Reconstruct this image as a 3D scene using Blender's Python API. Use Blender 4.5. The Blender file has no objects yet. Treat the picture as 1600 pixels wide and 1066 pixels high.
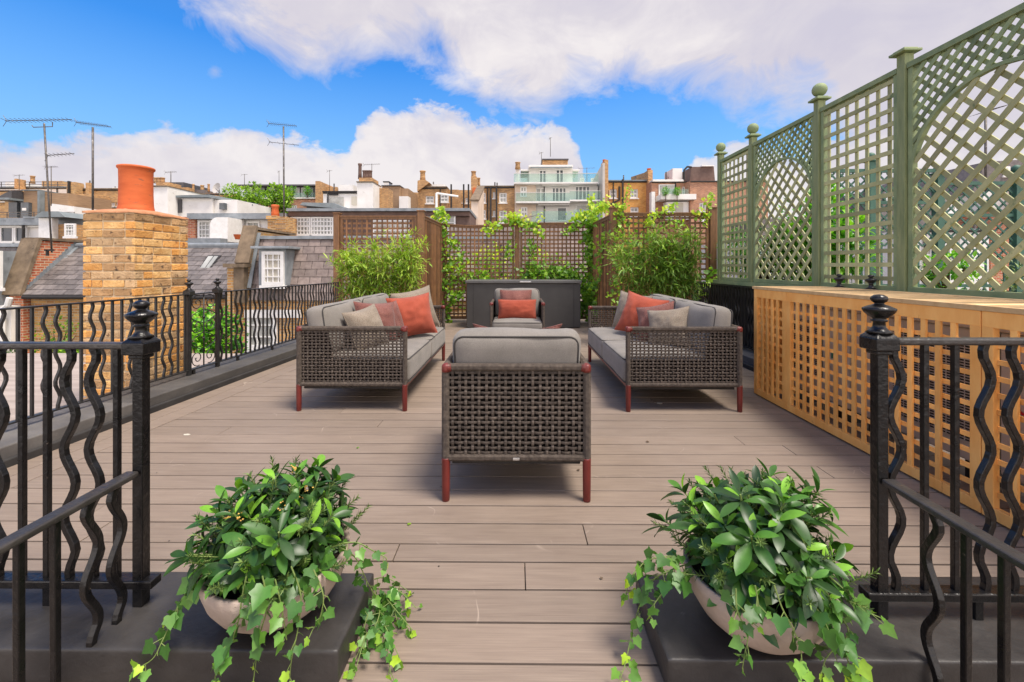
import bpy, math, random
from mathutils import Vector, Matrix, noise
V = Vector
R = math.radians
random.seed(7)
rnd = random.random
def ru(a, b): return a + (b - a) * random.random()
SC = bpy.context.scene
COL = SC.collection
# ---- camera calibration: focal length, principal point and horizon in the 1600x1066 frame, eye height, slight yaw
F, CX, HY, EYE, YAW = 676.0, 800.0, 416.0, 1.2, 0.0088
def ray(px, py):
    a = (px - CX) / F; c = -(py - HY) / F
    return V((a * math.cos(YAW) - math.sin(YAW), a * math.sin(YAW) + math.cos(YAW), c))
def atY(px, py, Y):
    d = ray(px, py); t = Y / d.y
    return V((d.x * t, Y, EYE + d.z * t))
def atZ(px, py, z):
    d = ray(px, py); t = (z - EYE) / d.z
    return V((d.x * t, d.y * t, z))
def pX(px, Y): return atY(px, HY, Y).x
def pZ(py, Y): return EYE - (py - HY) / F * Y

def lin(c):
    def g(u):
        u /= 255.0
        return u / 12.92 if u <= 0.04045 else ((u + 0.055) / 1.055) ** 2.4
    return (g(c[0]), g(c[1]), g(c[2]), 1.0)
def mul(c, k): return (c[0] * k, c[1] * k, c[2] * k, 1.0)

# ------------------------------------------------------------------ materials
def newmat(name):
    m = bpy.data.materials.new(name); m.use_nodes = True
    nt = m.node_tree; nt.nodes.clear()
    out = nt.nodes.new('ShaderNodeOutputMaterial'); b = nt.nodes.new('ShaderNodeBsdfPrincipled')
    nt.links.new(b.outputs[0], out.inputs[0])
    return m, nt, b, out
def nd(nt, t, **k):
    n = nt.nodes.new('ShaderNode' + t)
    for a, v in k.items(): setattr(n, a, v)
    return n
def lk(nt, a, b): nt.links.new(a, b)
def math_n(nt, op, a, b=None, c=None, clamp=False):
    n = nd(nt, 'Math', operation=op); n.use_clamp = clamp
    for i, x in enumerate((a, b, c)):
        if x is None: continue
        if isinstance(x, (int, float)): n.inputs[i].default_value = x
        else: lk(nt, x, n.inputs[i])
    return n.outputs[0]
def ramp(nt, fac, stops, interp='LINEAR'):
    r = nd(nt, 'ValToRGB'); cr = r.color_ramp; cr.interpolation = interp
    while len(cr.elements) > 1: cr.elements.remove(cr.elements[-1])
    cr.elements[0].position = stops[0][0]; cr.elements[0].color = stops[0][1]
    for p, c in stops[1:]:
        e = cr.elements.new(p); e.color = c
    lk(nt, fac, r.inputs[0])
    return r.outputs[0]
def mixc(nt, fac, a, b, mode='MIX'):
    n = nd(nt, 'Mix', data_type='RGBA', blend_type=mode)
    for i, x in ((0, fac), (6, a), (7, b)):
        if isinstance(x, (int, float)): n.inputs[i].default_value = x
        elif isinstance(x, tuple): n.inputs[i].default_value = x
        else: lk(nt, x, n.inputs[i])
    return n.outputs[2]
def coords(nt, scale=(1, 1, 1), kind='Object'):
    tc = nd(nt, 'TexCoord'); mp = nd(nt, 'Mapping'); mp.inputs['Scale'].default_value = scale
    lk(nt, tc.outputs[kind], mp.inputs[0]); return mp.outputs[0]
def nz(nt, vec, scale, detail=4, rough=0.55):
    n = nd(nt, 'TexNoise'); n.inputs['Scale'].default_value = scale; n.inputs['Detail'].default_value = detail
    n.inputs['Roughness'].default_value = rough
    lk(nt, vec, n.inputs['Vector']); return n.outputs[0]
def tint_of(nt):
    a = nd(nt, 'Attribute'); a.attribute_name = 'tint'; return a.outputs['Fac']
def bump(nt, b, h, strength, dist=0.01):
    n = nd(nt, 'Bump'); n.inputs['Strength'].default_value = strength; n.inputs['Distance'].default_value = dist
    lk(nt, h, n.inputs['Height']); lk(nt, n.outputs[0], b.inputs['Normal'])

def surf(name, c1, c2, scale=8, rough=0.6, stretch=(1, 1, 1), bmp=0.2, bscale=60, bdist=0.004, tamt=0.35, metal=0.0, spec=0.5, spots=None, rvar=0.0, coat=0.0):
    """two-tone noise surface; the per-piece tint varies its own brightness"""
    m, nt, b, out = newmat(name)
    vec = coords(nt, stretch)
    n1 = nz(nt, vec, scale, 6)
    col = ramp(nt, n1, [(0.3, c1), (0.7, c2)])
    if spots:
        n3 = nz(nt, vec, spots[1], 5, 0.7)
        f = ramp(nt, n3, [(spots[2], (0, 0, 0, 1)), (spots[2] + 0.08, (1, 1, 1, 1))])
        col = mixc(nt, f, col, spots[0])
    t = tint_of(nt)
    k = math_n(nt, 'MULTIPLY_ADD', t, tamt * 2, 1 - tamt)
    kc = nd(nt, 'CombineColor')
    for i in range(3): lk(nt, k, kc.inputs[i])
    col = mixc(nt, 1.0, col, kc.outputs[0], 'MULTIPLY')
    lk(nt, col, b.inputs['Base Color'])
    n2 = nz(nt, vec, bscale, 4)
    if rvar:
        lk(nt, math_n(nt, 'MULTIPLY_ADD', n1, rvar * 2, rough - rvar), b.inputs['Roughness'])
    else: b.inputs['Roughness'].default_value = rough
    b.inputs['Metallic'].default_value = metal
    b.inputs['Specular IOR Level'].default_value = spec
    if coat: b.inputs['Coat Weight'].default_value = coat; b.inputs['Coat Roughness'].default_value = 0.15
    if bmp: bump(nt, b, n2, bmp, bdist)
    return m

def leafmat(name, stops, rough=0.4, trans=0.25, spec=0.5):
    m, nt, b, out = newmat(name)
    t = tint_of(nt)
    col = ramp(nt, t, stops)
    vec = coords(nt); n = nz(nt, vec, 30, 3)
    k = ramp(nt, n, [(0.3, (0.8, 0.8, 0.8, 1)), (0.7, (1.12, 1.12, 1.12, 1))])
    col = mixc(nt, 1.0, col, k, 'MULTIPLY')
    lk(nt, col, b.inputs['Base Color']); b.inputs['Roughness'].default_value = rough
    b.inputs['Specular IOR Level'].default_value = spec
    tr = nd(nt, 'BsdfTranslucent')
    c2 = mixc(nt, 1.0, col, (1.5, 1.6, 0.7, 1), 'MULTIPLY'); lk(nt, c2, tr.inputs[0])
    mx = nd(nt, 'MixShader'); mx.inputs[0].default_value = trans
    lk(nt, b.outputs[0], mx.inputs[1]); lk(nt, tr.outputs[0], mx.inputs[2]); lk(nt, mx.outputs[0], out.inputs[0])
    return m

def brickmat(name, cols, mortar, bw=0.225, bh=0.075, ms=0.012, rough=0.85, dirt=0.35):
    m, nt, b, out = newmat(name)
    tc = nd(nt, 'TexCoord'); sp = nd(nt, 'SeparateXYZ'); lk(nt, tc.outputs['Object'], sp.inputs[0])
    u = math_n(nt, 'ADD', sp.outputs[0], sp.outputs[1])
    cb = nd(nt, 'CombineXYZ'); lk(nt, u, cb.inputs[0]); lk(nt, sp.outputs[2], cb.inputs[1])
    bt = nd(nt, 'TexBrick'); lk(nt, cb.outputs[0], bt.inputs['Vector'])
    bt.inputs['Color1'].default_value = (0, 0, 0, 1); bt.inputs['Color2'].default_value = (1, 1, 1, 1)
    bt.inputs['Mortar'].default_value = (0.5, 0.5, 0.5, 1)
    bt.inputs['Scale'].default_value = 1.0; bt.inputs['Mortar Size'].default_value = ms
    bt.inputs['Brick Width'].default_value = bw; bt.inputs['Row Height'].default_value = bh
    bt.inputs['Mortar Smooth'].default_value = 0.2; bt.inputs['Bias'].default_value = 0.0
    n = len(cols)
    col = ramp(nt, bt.outputs['Color'], [((i + 0.5) / n, c) for i, c in enumerate(cols)])
    vec = coords(nt)
    g = nz(nt, vec, 1.3, 6, 0.7)
    k = ramp(nt, g, [(0.3, mul((1, 1, 1), 1 - dirt)), (0.65, (1.1, 1.1, 1.1, 1))])
    col = mixc(nt, 1.0, col, k, 'MULTIPLY')
    g2 = nz(nt, vec, 25, 4); k2 = ramp(nt, g2, [(0.3, (0.85, 0.85, 0.85, 1)), (0.7, (1.12, 1.12, 1.12, 1))])
    col = mixc(nt, 1.0, col, k2, 'MULTIPLY')
    col = mixc(nt, bt.outputs['Fac'], col, mortar)
    lk(nt, col, b.inputs['Base Color']); b.inputs['Roughness'].default_value = rough
    h = math_n(nt, 'MULTIPLY_ADD', g2, 0.3, math_n(nt, 'SUBTRACT', 1.0, bt.outputs['Fac']))
    bump(nt, b, h, 0.5, 0.01)
    return m

def fabric(name, c1, c2, weave=700, rough=0.95, bmp=0.35, speck=None):
    m, nt, b, out = newmat(name)
    vec = coords(nt)
    n1 = nz(nt, vec, 5, 5); n2 = nz(nt, vec, weave, 2, 0.8)
    col = ramp(nt, n1, [(0.3, c1), (0.7, c2)])
    k = ramp(nt, n2, [(0.25, (0.72, 0.72, 0.72, 1)), (0.75, (1.25, 1.25, 1.25, 1))])
    col = mixc(nt, 1.0, col, k, 'MULTIPLY')
    if speck:
        n3 = nz(nt, vec, speck[1], 2, 0.9)
        f = ramp(nt, n3, [(0.52, (0, 0, 0, 1)), (0.6, (1, 1, 1, 1))])
        col = mixc(nt, f, col, speck[0])
    lk(nt, col, b.inputs['Base Color']); b.inputs['Roughness'].default_value = rough
    b.inputs['Specular IOR Level'].default_value = 0.2
    b.inputs['Sheen Weight'].default_value = 0.15
    bump(nt, b, math_n(nt, 'MULTIPLY_ADD', n2, 0.4, n1), bmp, 0.006)
    return m

MT = {}
# decking: brown-grey composite boards, fine grooves along the board, pale scuffs
def deckmat():
    m, nt, b, out = newmat('composite_decking')
    v1 = coords(nt, (1.2, 14, 14)); v2 = coords(nt, (1.0, 90, 1)); v3 = coords(nt)
    a = nz(nt, v1, 3, 6, 0.6); g = nz(nt, v2, 4, 2); s = nz(nt, v3, 1.1, 5, 0.6)
    col = ramp(nt, a, [(0.25, lin((125, 110, 98))), (0.75, lin((141, 126, 112)))])
    col = mixc(nt, 1.0, col, ramp(nt, g, [(0.3, (0.86, 0.86, 0.86, 1)), (0.7, (1.09, 1.09, 1.09, 1))]), 'MULTIPLY')
    col = mixc(nt, 1.0, col, ramp(nt, s, [(0.28, (0.86, 0.845, 0.82, 1)), (0.5, (1, 1, 1, 1)), (0.72, (1.07, 1.075, 1.08, 1))]), 'MULTIPLY')
    t = tint_of(nt)
    col = mixc(nt, 1.0, col, ramp(nt, t, [(0, (0.92, 0.92, 0.92, 1)), (1, (1.06, 1.055, 1.05, 1))]), 'MULTIPLY')
    # scratches
    wv = nd(nt, 'TexVoronoi', feature='DISTANCE_TO_EDGE'); wv.inputs['Scale'].default_value = 2.2
    dn = nd(nt, 'TexNoise'); dn.inputs['Scale'].default_value = 3.0; lk(nt, v3, dn.inputs['Vector'])
    lk(nt, mixc(nt, 0.35, v3, dn.outputs[1]), wv.inputs['Vector'])
    sc = ramp(nt, wv.outputs[0], [(0.0, (1, 1, 1, 1)), (0.006, (0, 0, 0, 1))])
    gate = ramp(nt, nz(nt, v3, 4.5, 3), [(0.55, (0, 0, 0, 1)), (0.68, (0.4, 0.4, 0.4, 1))])
    col = mixc(nt, mixc(nt, 1.0, sc, gate, 'MULTIPLY'), col, lin((205, 188, 172)))
    lk(nt, col, b.inputs['Base Color'])
    b.inputs['Roughness'].default_value = 0.62; b.inputs['Specular IOR Level'].default_value = 0.35
    bump(nt, b, math_n(nt, 'ADD', g, math_n(nt, 'MULTIPLY', a, 0.4)), 0.25, 0.002)
    return m
MT['deck'] = deckmat()
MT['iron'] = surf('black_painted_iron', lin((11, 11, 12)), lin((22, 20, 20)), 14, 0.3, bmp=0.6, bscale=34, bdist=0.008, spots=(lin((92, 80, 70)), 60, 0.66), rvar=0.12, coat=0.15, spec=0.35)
MT['iron_rail'] = surf('worn_black_handrail_paint', lin((34, 32, 31)), lin((64, 60, 57)), 7, 0.34, stretch=(1, 1, 1), bmp=0.6, bscale=40, bdist=0.006, spots=(lin((120, 112, 104)), 45, 0.68), spec=.5)
MT['shade_sheet'] = surf('weave_shade_black', lin((14, 12, 11)), lin((20, 18, 17)), 10, 0.95, bmp=0, spec=.05)  # black for the sheet that replaces shade behind the weave
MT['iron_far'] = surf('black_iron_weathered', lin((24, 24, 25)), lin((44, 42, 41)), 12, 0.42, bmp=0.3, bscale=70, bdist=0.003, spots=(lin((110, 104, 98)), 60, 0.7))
MT['stone_black'] = surf('black_painted_stone', lin((32, 30, 30)), lin((60, 57, 55)), 5, 0.5, bmp=0.6, bscale=22, bdist=0.006, spots=(lin((96, 90, 86)), 14, 0.68), rvar=0.12)
MT['kerb'] = surf('grey_painted_kerb', lin((74, 71, 69)), lin((98, 94, 90)), 5, 0.7, bmp=0.5, bscale=22, bdist=0.005, spots=(lin((140, 134, 128)), 9, 0.68))
MT['kerb_dark'] = surf('dark_bitumen', lin((42, 40, 40)), lin((60, 57, 55)), 7, 0.75, bmp=0.4, bscale=30, spots=(lin((110, 104, 98)), 40, 0.7))
MT['rope'] = surf('woven_rope', lin((66, 58, 52)), lin((96, 86, 77)), 40, 0.8, bmp=0.6, bscale=420, bdist=0.002, tamt=0.35, spec=0.25)
MT['rust'] = surf('oxblood_painted_metal', lin((96, 32, 27)), lin((114, 42, 35)), 10, 0.42, bmp=0.08, bscale=200)
MT['greyfab'] = fabric('warm_grey_fabric', lin((116, 111, 104)), lin((132, 126, 119)), 300)
MT['piping'] = fabric('dark_grey_piping', lin((54, 51, 49)), lin((66, 63, 60)), 700)
MT['orange'] = fabric('terracotta_fabric', lin((140, 64, 46)), lin((160, 78, 58)), 300)
MT['mauve'] = fabric('mauve_fleck_fabric', lin((112, 70, 62)), lin((136, 92, 82)), 260, speck=(lin((78, 46, 48)), 170))
MT['beige'] = fabric('beige_fleck_fabric', lin((124, 114, 100)), lin((146, 135, 120)), 260, speck=(lin((108, 90, 78)), 170))
MT['dark'] = surf('dark_underframe', lin((30, 28, 27)), lin((44, 40, 38)), 10, 0.7)
MT['chest'] = surf('anthracite_panel', lin((60, 58, 57)), lin((68, 66, 64)), 6, 0.45, bmp=0.04, bscale=300)
MT['chest_lid'] = surf('anthracite_lid', lin((84, 83, 82)), lin((94, 92, 90)), 6, 0.42, bmp=0.05, bscale=300)
MT['steel'] = surf('brushed_steel', lin((190, 188, 184)), lin((205, 203, 200)), 20, 0.35, metal=0.8, bmp=0.05)
MT['concrete'] = surf('planter_concrete', lin((146, 130, 116)), lin((182, 164, 150)), 5, 0.85, bmp=0.6, bscale=60, bdist=0.005, spots=(lin((98, 84, 74)), 30, 0.66))
MT['soil'] = surf('soil', lin((38, 28, 22)), lin((60, 46, 36)), 30, 0.95, bmp=0.8, bscale=60)
MT['pine'] = surf('new_pine', lin((232, 160, 78)), lin((246, 186, 106)), 5, 0.6, stretch=(3, 3, 1), bmp=0.2, bscale=60, tamt=0.25, spots=(lin((186, 112, 50)), 9, 0.66))
MT['pine_top'] = surf('treated_pine_top', lin((196, 158, 106)), lin((220, 186, 136)), 6, 0.65, stretch=(1, 4, 4), bmp=0.2, bscale=60, tamt=0.55, spots=(lin((134, 112, 78)), 6, 0.62))
MT['brown_wood'] = surf('brown_stained_wood', lin((100, 68, 42)), lin((138, 98, 62)), 9, 0.6, stretch=(4, 4, 0.8), bmp=0.3, bscale=40, tamt=0.4, spots=(lin((70, 42, 28)), 6, 0.64))
MT['sage'] = surf('weathered_sage_wood', lin((142, 146, 102)), lin((176, 174, 128)), 6, 0.7, stretch=(3, 1, 1), bmp=0.3, bscale=40, tamt=0.3, spots=(lin((112, 128, 84)), 6, 0.60))
MT['sage_post'] = surf('green_wood_post', lin((108, 120, 80)), lin((138, 146, 102)), 7, 0.65, stretch=(5, 5, 0.6), bmp=0.25, bscale=40, spots=(lin((74, 102, 72)), 6, 0.62))
MT['sage_dark'] = surf('green_stained_wood', lin((110, 128, 92)), lin((142, 154, 110)), 7, 0.7, bmp=0.3, bscale=40)
MT['bluegreen'] = surf('blue_green_painted_wood', lin((46, 84, 70)), lin((66, 104, 86)), 6, 0.6, bmp=0.15, bscale=40)
MT['leadroof'] = surf('lead_sheet', lin((112, 118, 122)), lin((146, 152, 156)), 4, 0.55, bmp=0.25, bscale=14, bdist=0.01, spots=(lin((88, 92, 96)), 3, 0.62))
MT['stone'] = surf('weathered_stone_coping', lin((92, 78, 62)), lin((132, 114, 92)), 5, 0.9, bmp=0.5, bscale=40, spots=(lin((64, 56, 48)), 7, 0.62))
MT['slate'] = surf('roof_slate', lin((92, 86, 84)), lin((120, 112, 108)), 8, 0.65, bmp=0.4, bscale=50, tamt=0.3, spots=(lin((140, 130, 120)), 6, 0.7))
MT['slate_purple'] = surf('purple_roof_slate', lin((112, 98, 92)), lin((138, 124, 116)), 8, 0.65, bmp=0.4, bscale=50, tamt=0.26, spots=(lin((146, 134, 132)), 5, 0.72))
MT['white'] = surf('white_render', lin((214, 210, 203)), lin((232, 229, 224)), 1.2, 0.8, bmp=0.1, bscale=40, spots=(lin((184, 176, 166)), 2.5, 0.64))
MT['cream'] = surf('cream_render', lin((200, 180, 160)), lin((220, 202, 182)), 1.2, 0.85, bmp=0.1, bscale=40, spots=(lin((176, 156, 136)), 2.0, 0.66))
MT['whitewood'] = surf('white_gloss_timber', lin((216, 214, 208)), lin((232, 230, 226)), 8, 0.4, bmp=0.05)
MT['greymetal'] = surf('grey_roof_metal', lin((104, 112, 114)), lin((130, 138, 140)), 2, 0.5, bmp=0.1)
MT['darkgrey'] = surf('dark_grey_cladding', lin((58, 56, 58)), lin((76, 74, 76)), 3, 0.5, bmp=0.1)
MT['brownroof'] = surf('brown_tile_hanging', lin((92, 72, 64)), lin((112, 90, 80)), 4, 0.8, bmp=0.3)
MT['timber'] = surf('timber_cladding', lin((132, 104, 78)), lin((164, 134, 102)), 4, 0.7, stretch=(0.4, 0.4, 7), bmp=0.2)
MT['flatroof'] = surf('grey_flat_roof', lin((146, 132, 122)), lin((172, 158, 148)), 2.2, 0.85, stretch=(0.5, 5, 1), bmp=0.3, bscale=30, spots=(lin((116, 104, 96)), 4, 0.64))
MT['ground'] = surf('ground_courtyard', lin((92, 88, 84)), lin((112, 108, 102)), 0.5, 0.9, bmp=0.1)
MT['terracotta'] = surf('terracotta_pot', lin((184, 84, 36)), lin((206, 104, 52)), 5, 0.75, stretch=(1, 1, 3), bmp=0.15, bscale=60, spots=(lin((150, 84, 54)), 7, 0.60))
MT['flaunch'] = surf('orange_mortar', lin((168, 112, 78)), lin((192, 140, 102)), 12, 0.95, bmp=0.7, bscale=50, bdist=0.01)
MT['chbrick'] = surf('london_stock_brick', lin((196, 146, 84)), lin((224, 184, 124)), 13, 0.9, bmp=0.9, bscale=60, bdist=0.01, tamt=0.2, spots=(lin((138, 100, 62)), 18, 0.58))
MT['chbrick_o'] = surf('orange_stock_brick', lin((200, 136, 64)), lin((222, 168, 98)), 10, 0.9, bmp=0.9, bscale=60, bdist=0.01, tamt=0.2, spots=(lin((150, 92, 48)), 18, 0.58))
MT['chbrick_g'] = surf('sooty_stock_brick', lin((176, 140, 98)), lin((210, 178, 136)), 13, 0.9, bmp=0.9, bscale=60, bdist=0.01, tamt=0.2, spots=(lin((120, 90, 62)), 18, 0.56))
MT['chbrick_s'] = surf('soot_and_dark_brick', lin((146, 112, 74)), lin((186, 148, 104)), 11, 0.9, bmp=0.9, bscale=60, bdist=0.01, tamt=0.25, spots=(lin((76, 60, 46)), 16, 0.56))
MT['mortar'] = surf('lime_mortar', lin((188, 166, 130)), lin((212, 190, 156)), 20, 0.95, bmp=0.6, bscale=90)
MT['yellowbrick'] = brickmat('yellow_stock_brickwork', [lin((166, 118, 66)), lin((208, 154, 84)), lin((218, 168, 100)), lin((190, 132, 76)), lin((190, 150, 100))], lin((186, 164, 132)))
MT['orangebrick'] = brickmat('orange_brickwork', [lin((216, 150, 66)), lin((226, 166, 80)), lin((206, 136, 62)), lin((230, 172, 92))], lin((206, 160, 104)))
MT['brownbrick'] = brickmat('brown_stock_brickwork', [lin((166, 122, 76)), lin((204, 152, 92)), lin((214, 166, 108)), lin((184, 134, 82))], lin((160, 138, 110)))
MT['redbrick'] = brickmat('red_brickwork', [lin((172, 84, 54)), lin((196, 104, 66)), lin((180, 96, 66)), lin((206, 126, 84))], lin((190, 168, 142)))
MT['redbrown'] = brickmat('red_brown_brickwork', [lin((162, 106, 76)), lin((188, 126, 90)), lin((176, 114, 82)), lin((198, 140, 104))], lin((170, 148, 128)))
MT['aerial'] = surf('aerial_metal', lin((70, 66, 64)), lin((110, 104, 98)), 10, 0.5, metal=0.4, spots=(lin((190, 186, 182)), 9, 0.6))
MT['acbody'] = surf('air_unit_casing', lin((176, 170, 162)), lin((190, 184, 176)), 3, 0.5, bmp=0.05)
MT['acfin'] = surf('air_unit_black_fins', lin((16, 16, 17)), lin((24, 24, 25)), 10, 0.5)
MT['curtain'] = surf('net_curtain', lin((172, 166, 150)), lin((196, 190, 176)), 6, 0.9, stretch=(8, 8, 0.3), bmp=0.1)
MT['redmark'] = surf('red_print', lin((186, 26, 40)), lin((190, 30, 44)), 8, 0.5, bmp=0)
MT['greenmark'] = surf('green_sticker', lin((16, 108, 96)), lin((20, 116, 104)), 8, 0.5, bmp=0)
MT['bluemark'] = surf('blue_print', lin((60, 104, 170)), lin((70, 114, 180)), 8, 0.5, bmp=0)
MT['bark'] = surf('bark', lin((74, 58, 44)), lin((104, 84, 64)), 12, 0.9, stretch=(3, 3, 1), bmp=0.6)
MT['culm'] = surf('bamboo_culm', lin((150, 120, 60)), lin((176, 146, 84)), 12, 0.6, bmp=0.1)
MT['stem'] = surf('green_stem', lin((92, 112, 52)), lin((120, 138, 70)), 20, 0.6, bmp=0.1)
MT['vinestem'] = surf('woody_vine_stem', lin((88, 64, 44)), lin((116, 88, 60)), 20, 0.8, bmp=0.3)
MT['berry'] = surf('yellow_berries', lin((206, 176, 84)), lin((214, 164, 80)), 60, 0.5, bmp=0)
MT['trough'] = surf('dark_trough', lin((52, 50, 50)), lin((64, 62, 61)), 6, 0.6)
def glassmat(name, c, rough=0.06):
    m, nt, b, out = newmat(name)
    vec = coords(nt); n = nz(nt, vec, 1.6, 3)
    lk(nt, ramp(nt, n, [(0.35, c), (0.65, mul(c, 1.9))]), b.inputs['Base Color'])
    b.inputs['Roughness'].default_value = rough; b.inputs['Specular IOR Level'].default_value = 0.6
    return m
MT['glass'] = glassmat('window_glass', (0.045, 0.052, 0.058, 1))
MT['glass_light'] = glassmat('window_glass_with_blinds', (0.22, 0.22, 0.2, 1), 0.12)
def clearglass():
    m, nt, b, out = newmat('green_tinted_balustrade_glass')
    b.inputs['Base Color'].default_value = (0.45, 0.6, 0.55, 1); b.inputs['Roughness'].default_value = 0.08
    n = nz(nt, coords(nt), 2.0, 2)
    tr = nd(nt, 'BsdfTransparent'); tr.inputs[0].default_value = (0.86, 0.95, 0.91, 1)
    mx = nd(nt, 'MixShader'); lk(nt, math_n(nt, 'MULTIPLY_ADD', n, 0.08, 0.10), mx.inputs[0])
    lk(nt, tr.outputs[0], mx.inputs[1]); lk(nt, b.outputs[0], mx.inputs[2]); lk(nt, mx.outputs[0], out.inputs[0])
    return m
MT['clearglass'] = clearglass()
G = lambda r, g, b: lin((r, g, b))
MT['laurel'] = leafmat('laurel_leaf', [(0, G(34, 60, 26)), (0.5, G(56, 96, 36)), (0.75, G(80, 130, 44)), (1, G(136, 190, 54))], 0.38, 0.16, 0.45)
MT['hebe'] = leafmat('narrow_sprig_leaf', [(0, G(40, 62, 28)), (0.6, G(74, 102, 44)), (1, G(124, 150, 74))], 0.5, 0.15)
MT['ivy'] = leafmat('ivy_leaf', [(0, G(48, 86, 34)), (0.5, G(76, 124, 48)), (0.8, G(112, 158, 56)), (1, G(170, 204, 48))], 0.42, 0.2)
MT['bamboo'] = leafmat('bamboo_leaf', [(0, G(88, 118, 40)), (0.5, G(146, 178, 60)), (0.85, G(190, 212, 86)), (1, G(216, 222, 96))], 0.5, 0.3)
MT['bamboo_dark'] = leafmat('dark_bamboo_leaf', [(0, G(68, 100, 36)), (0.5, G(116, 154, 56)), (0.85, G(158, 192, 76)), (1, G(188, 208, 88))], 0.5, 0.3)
MT['vine'] = leafmat('vine_leaf', [(0, G(70, 110, 34)), (0.45, G(112, 160, 44)), (0.8, G(164, 200, 56)), (1, G(218, 220, 62))], 0.45, 0.4)
MT['tree'] = leafmat('tree_leaf', [(0, G(84, 116, 40)), (0.5, G(128, 168, 52)), (1, G(172, 204, 78))], 0.5, 0.3)
MT['bush'] = leafmat('bush_leaf', [(0, G(40, 84, 26)), (0.5, G(82, 150, 36)), (1, G(150, 206, 60))], 0.42, 0.3)

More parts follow.
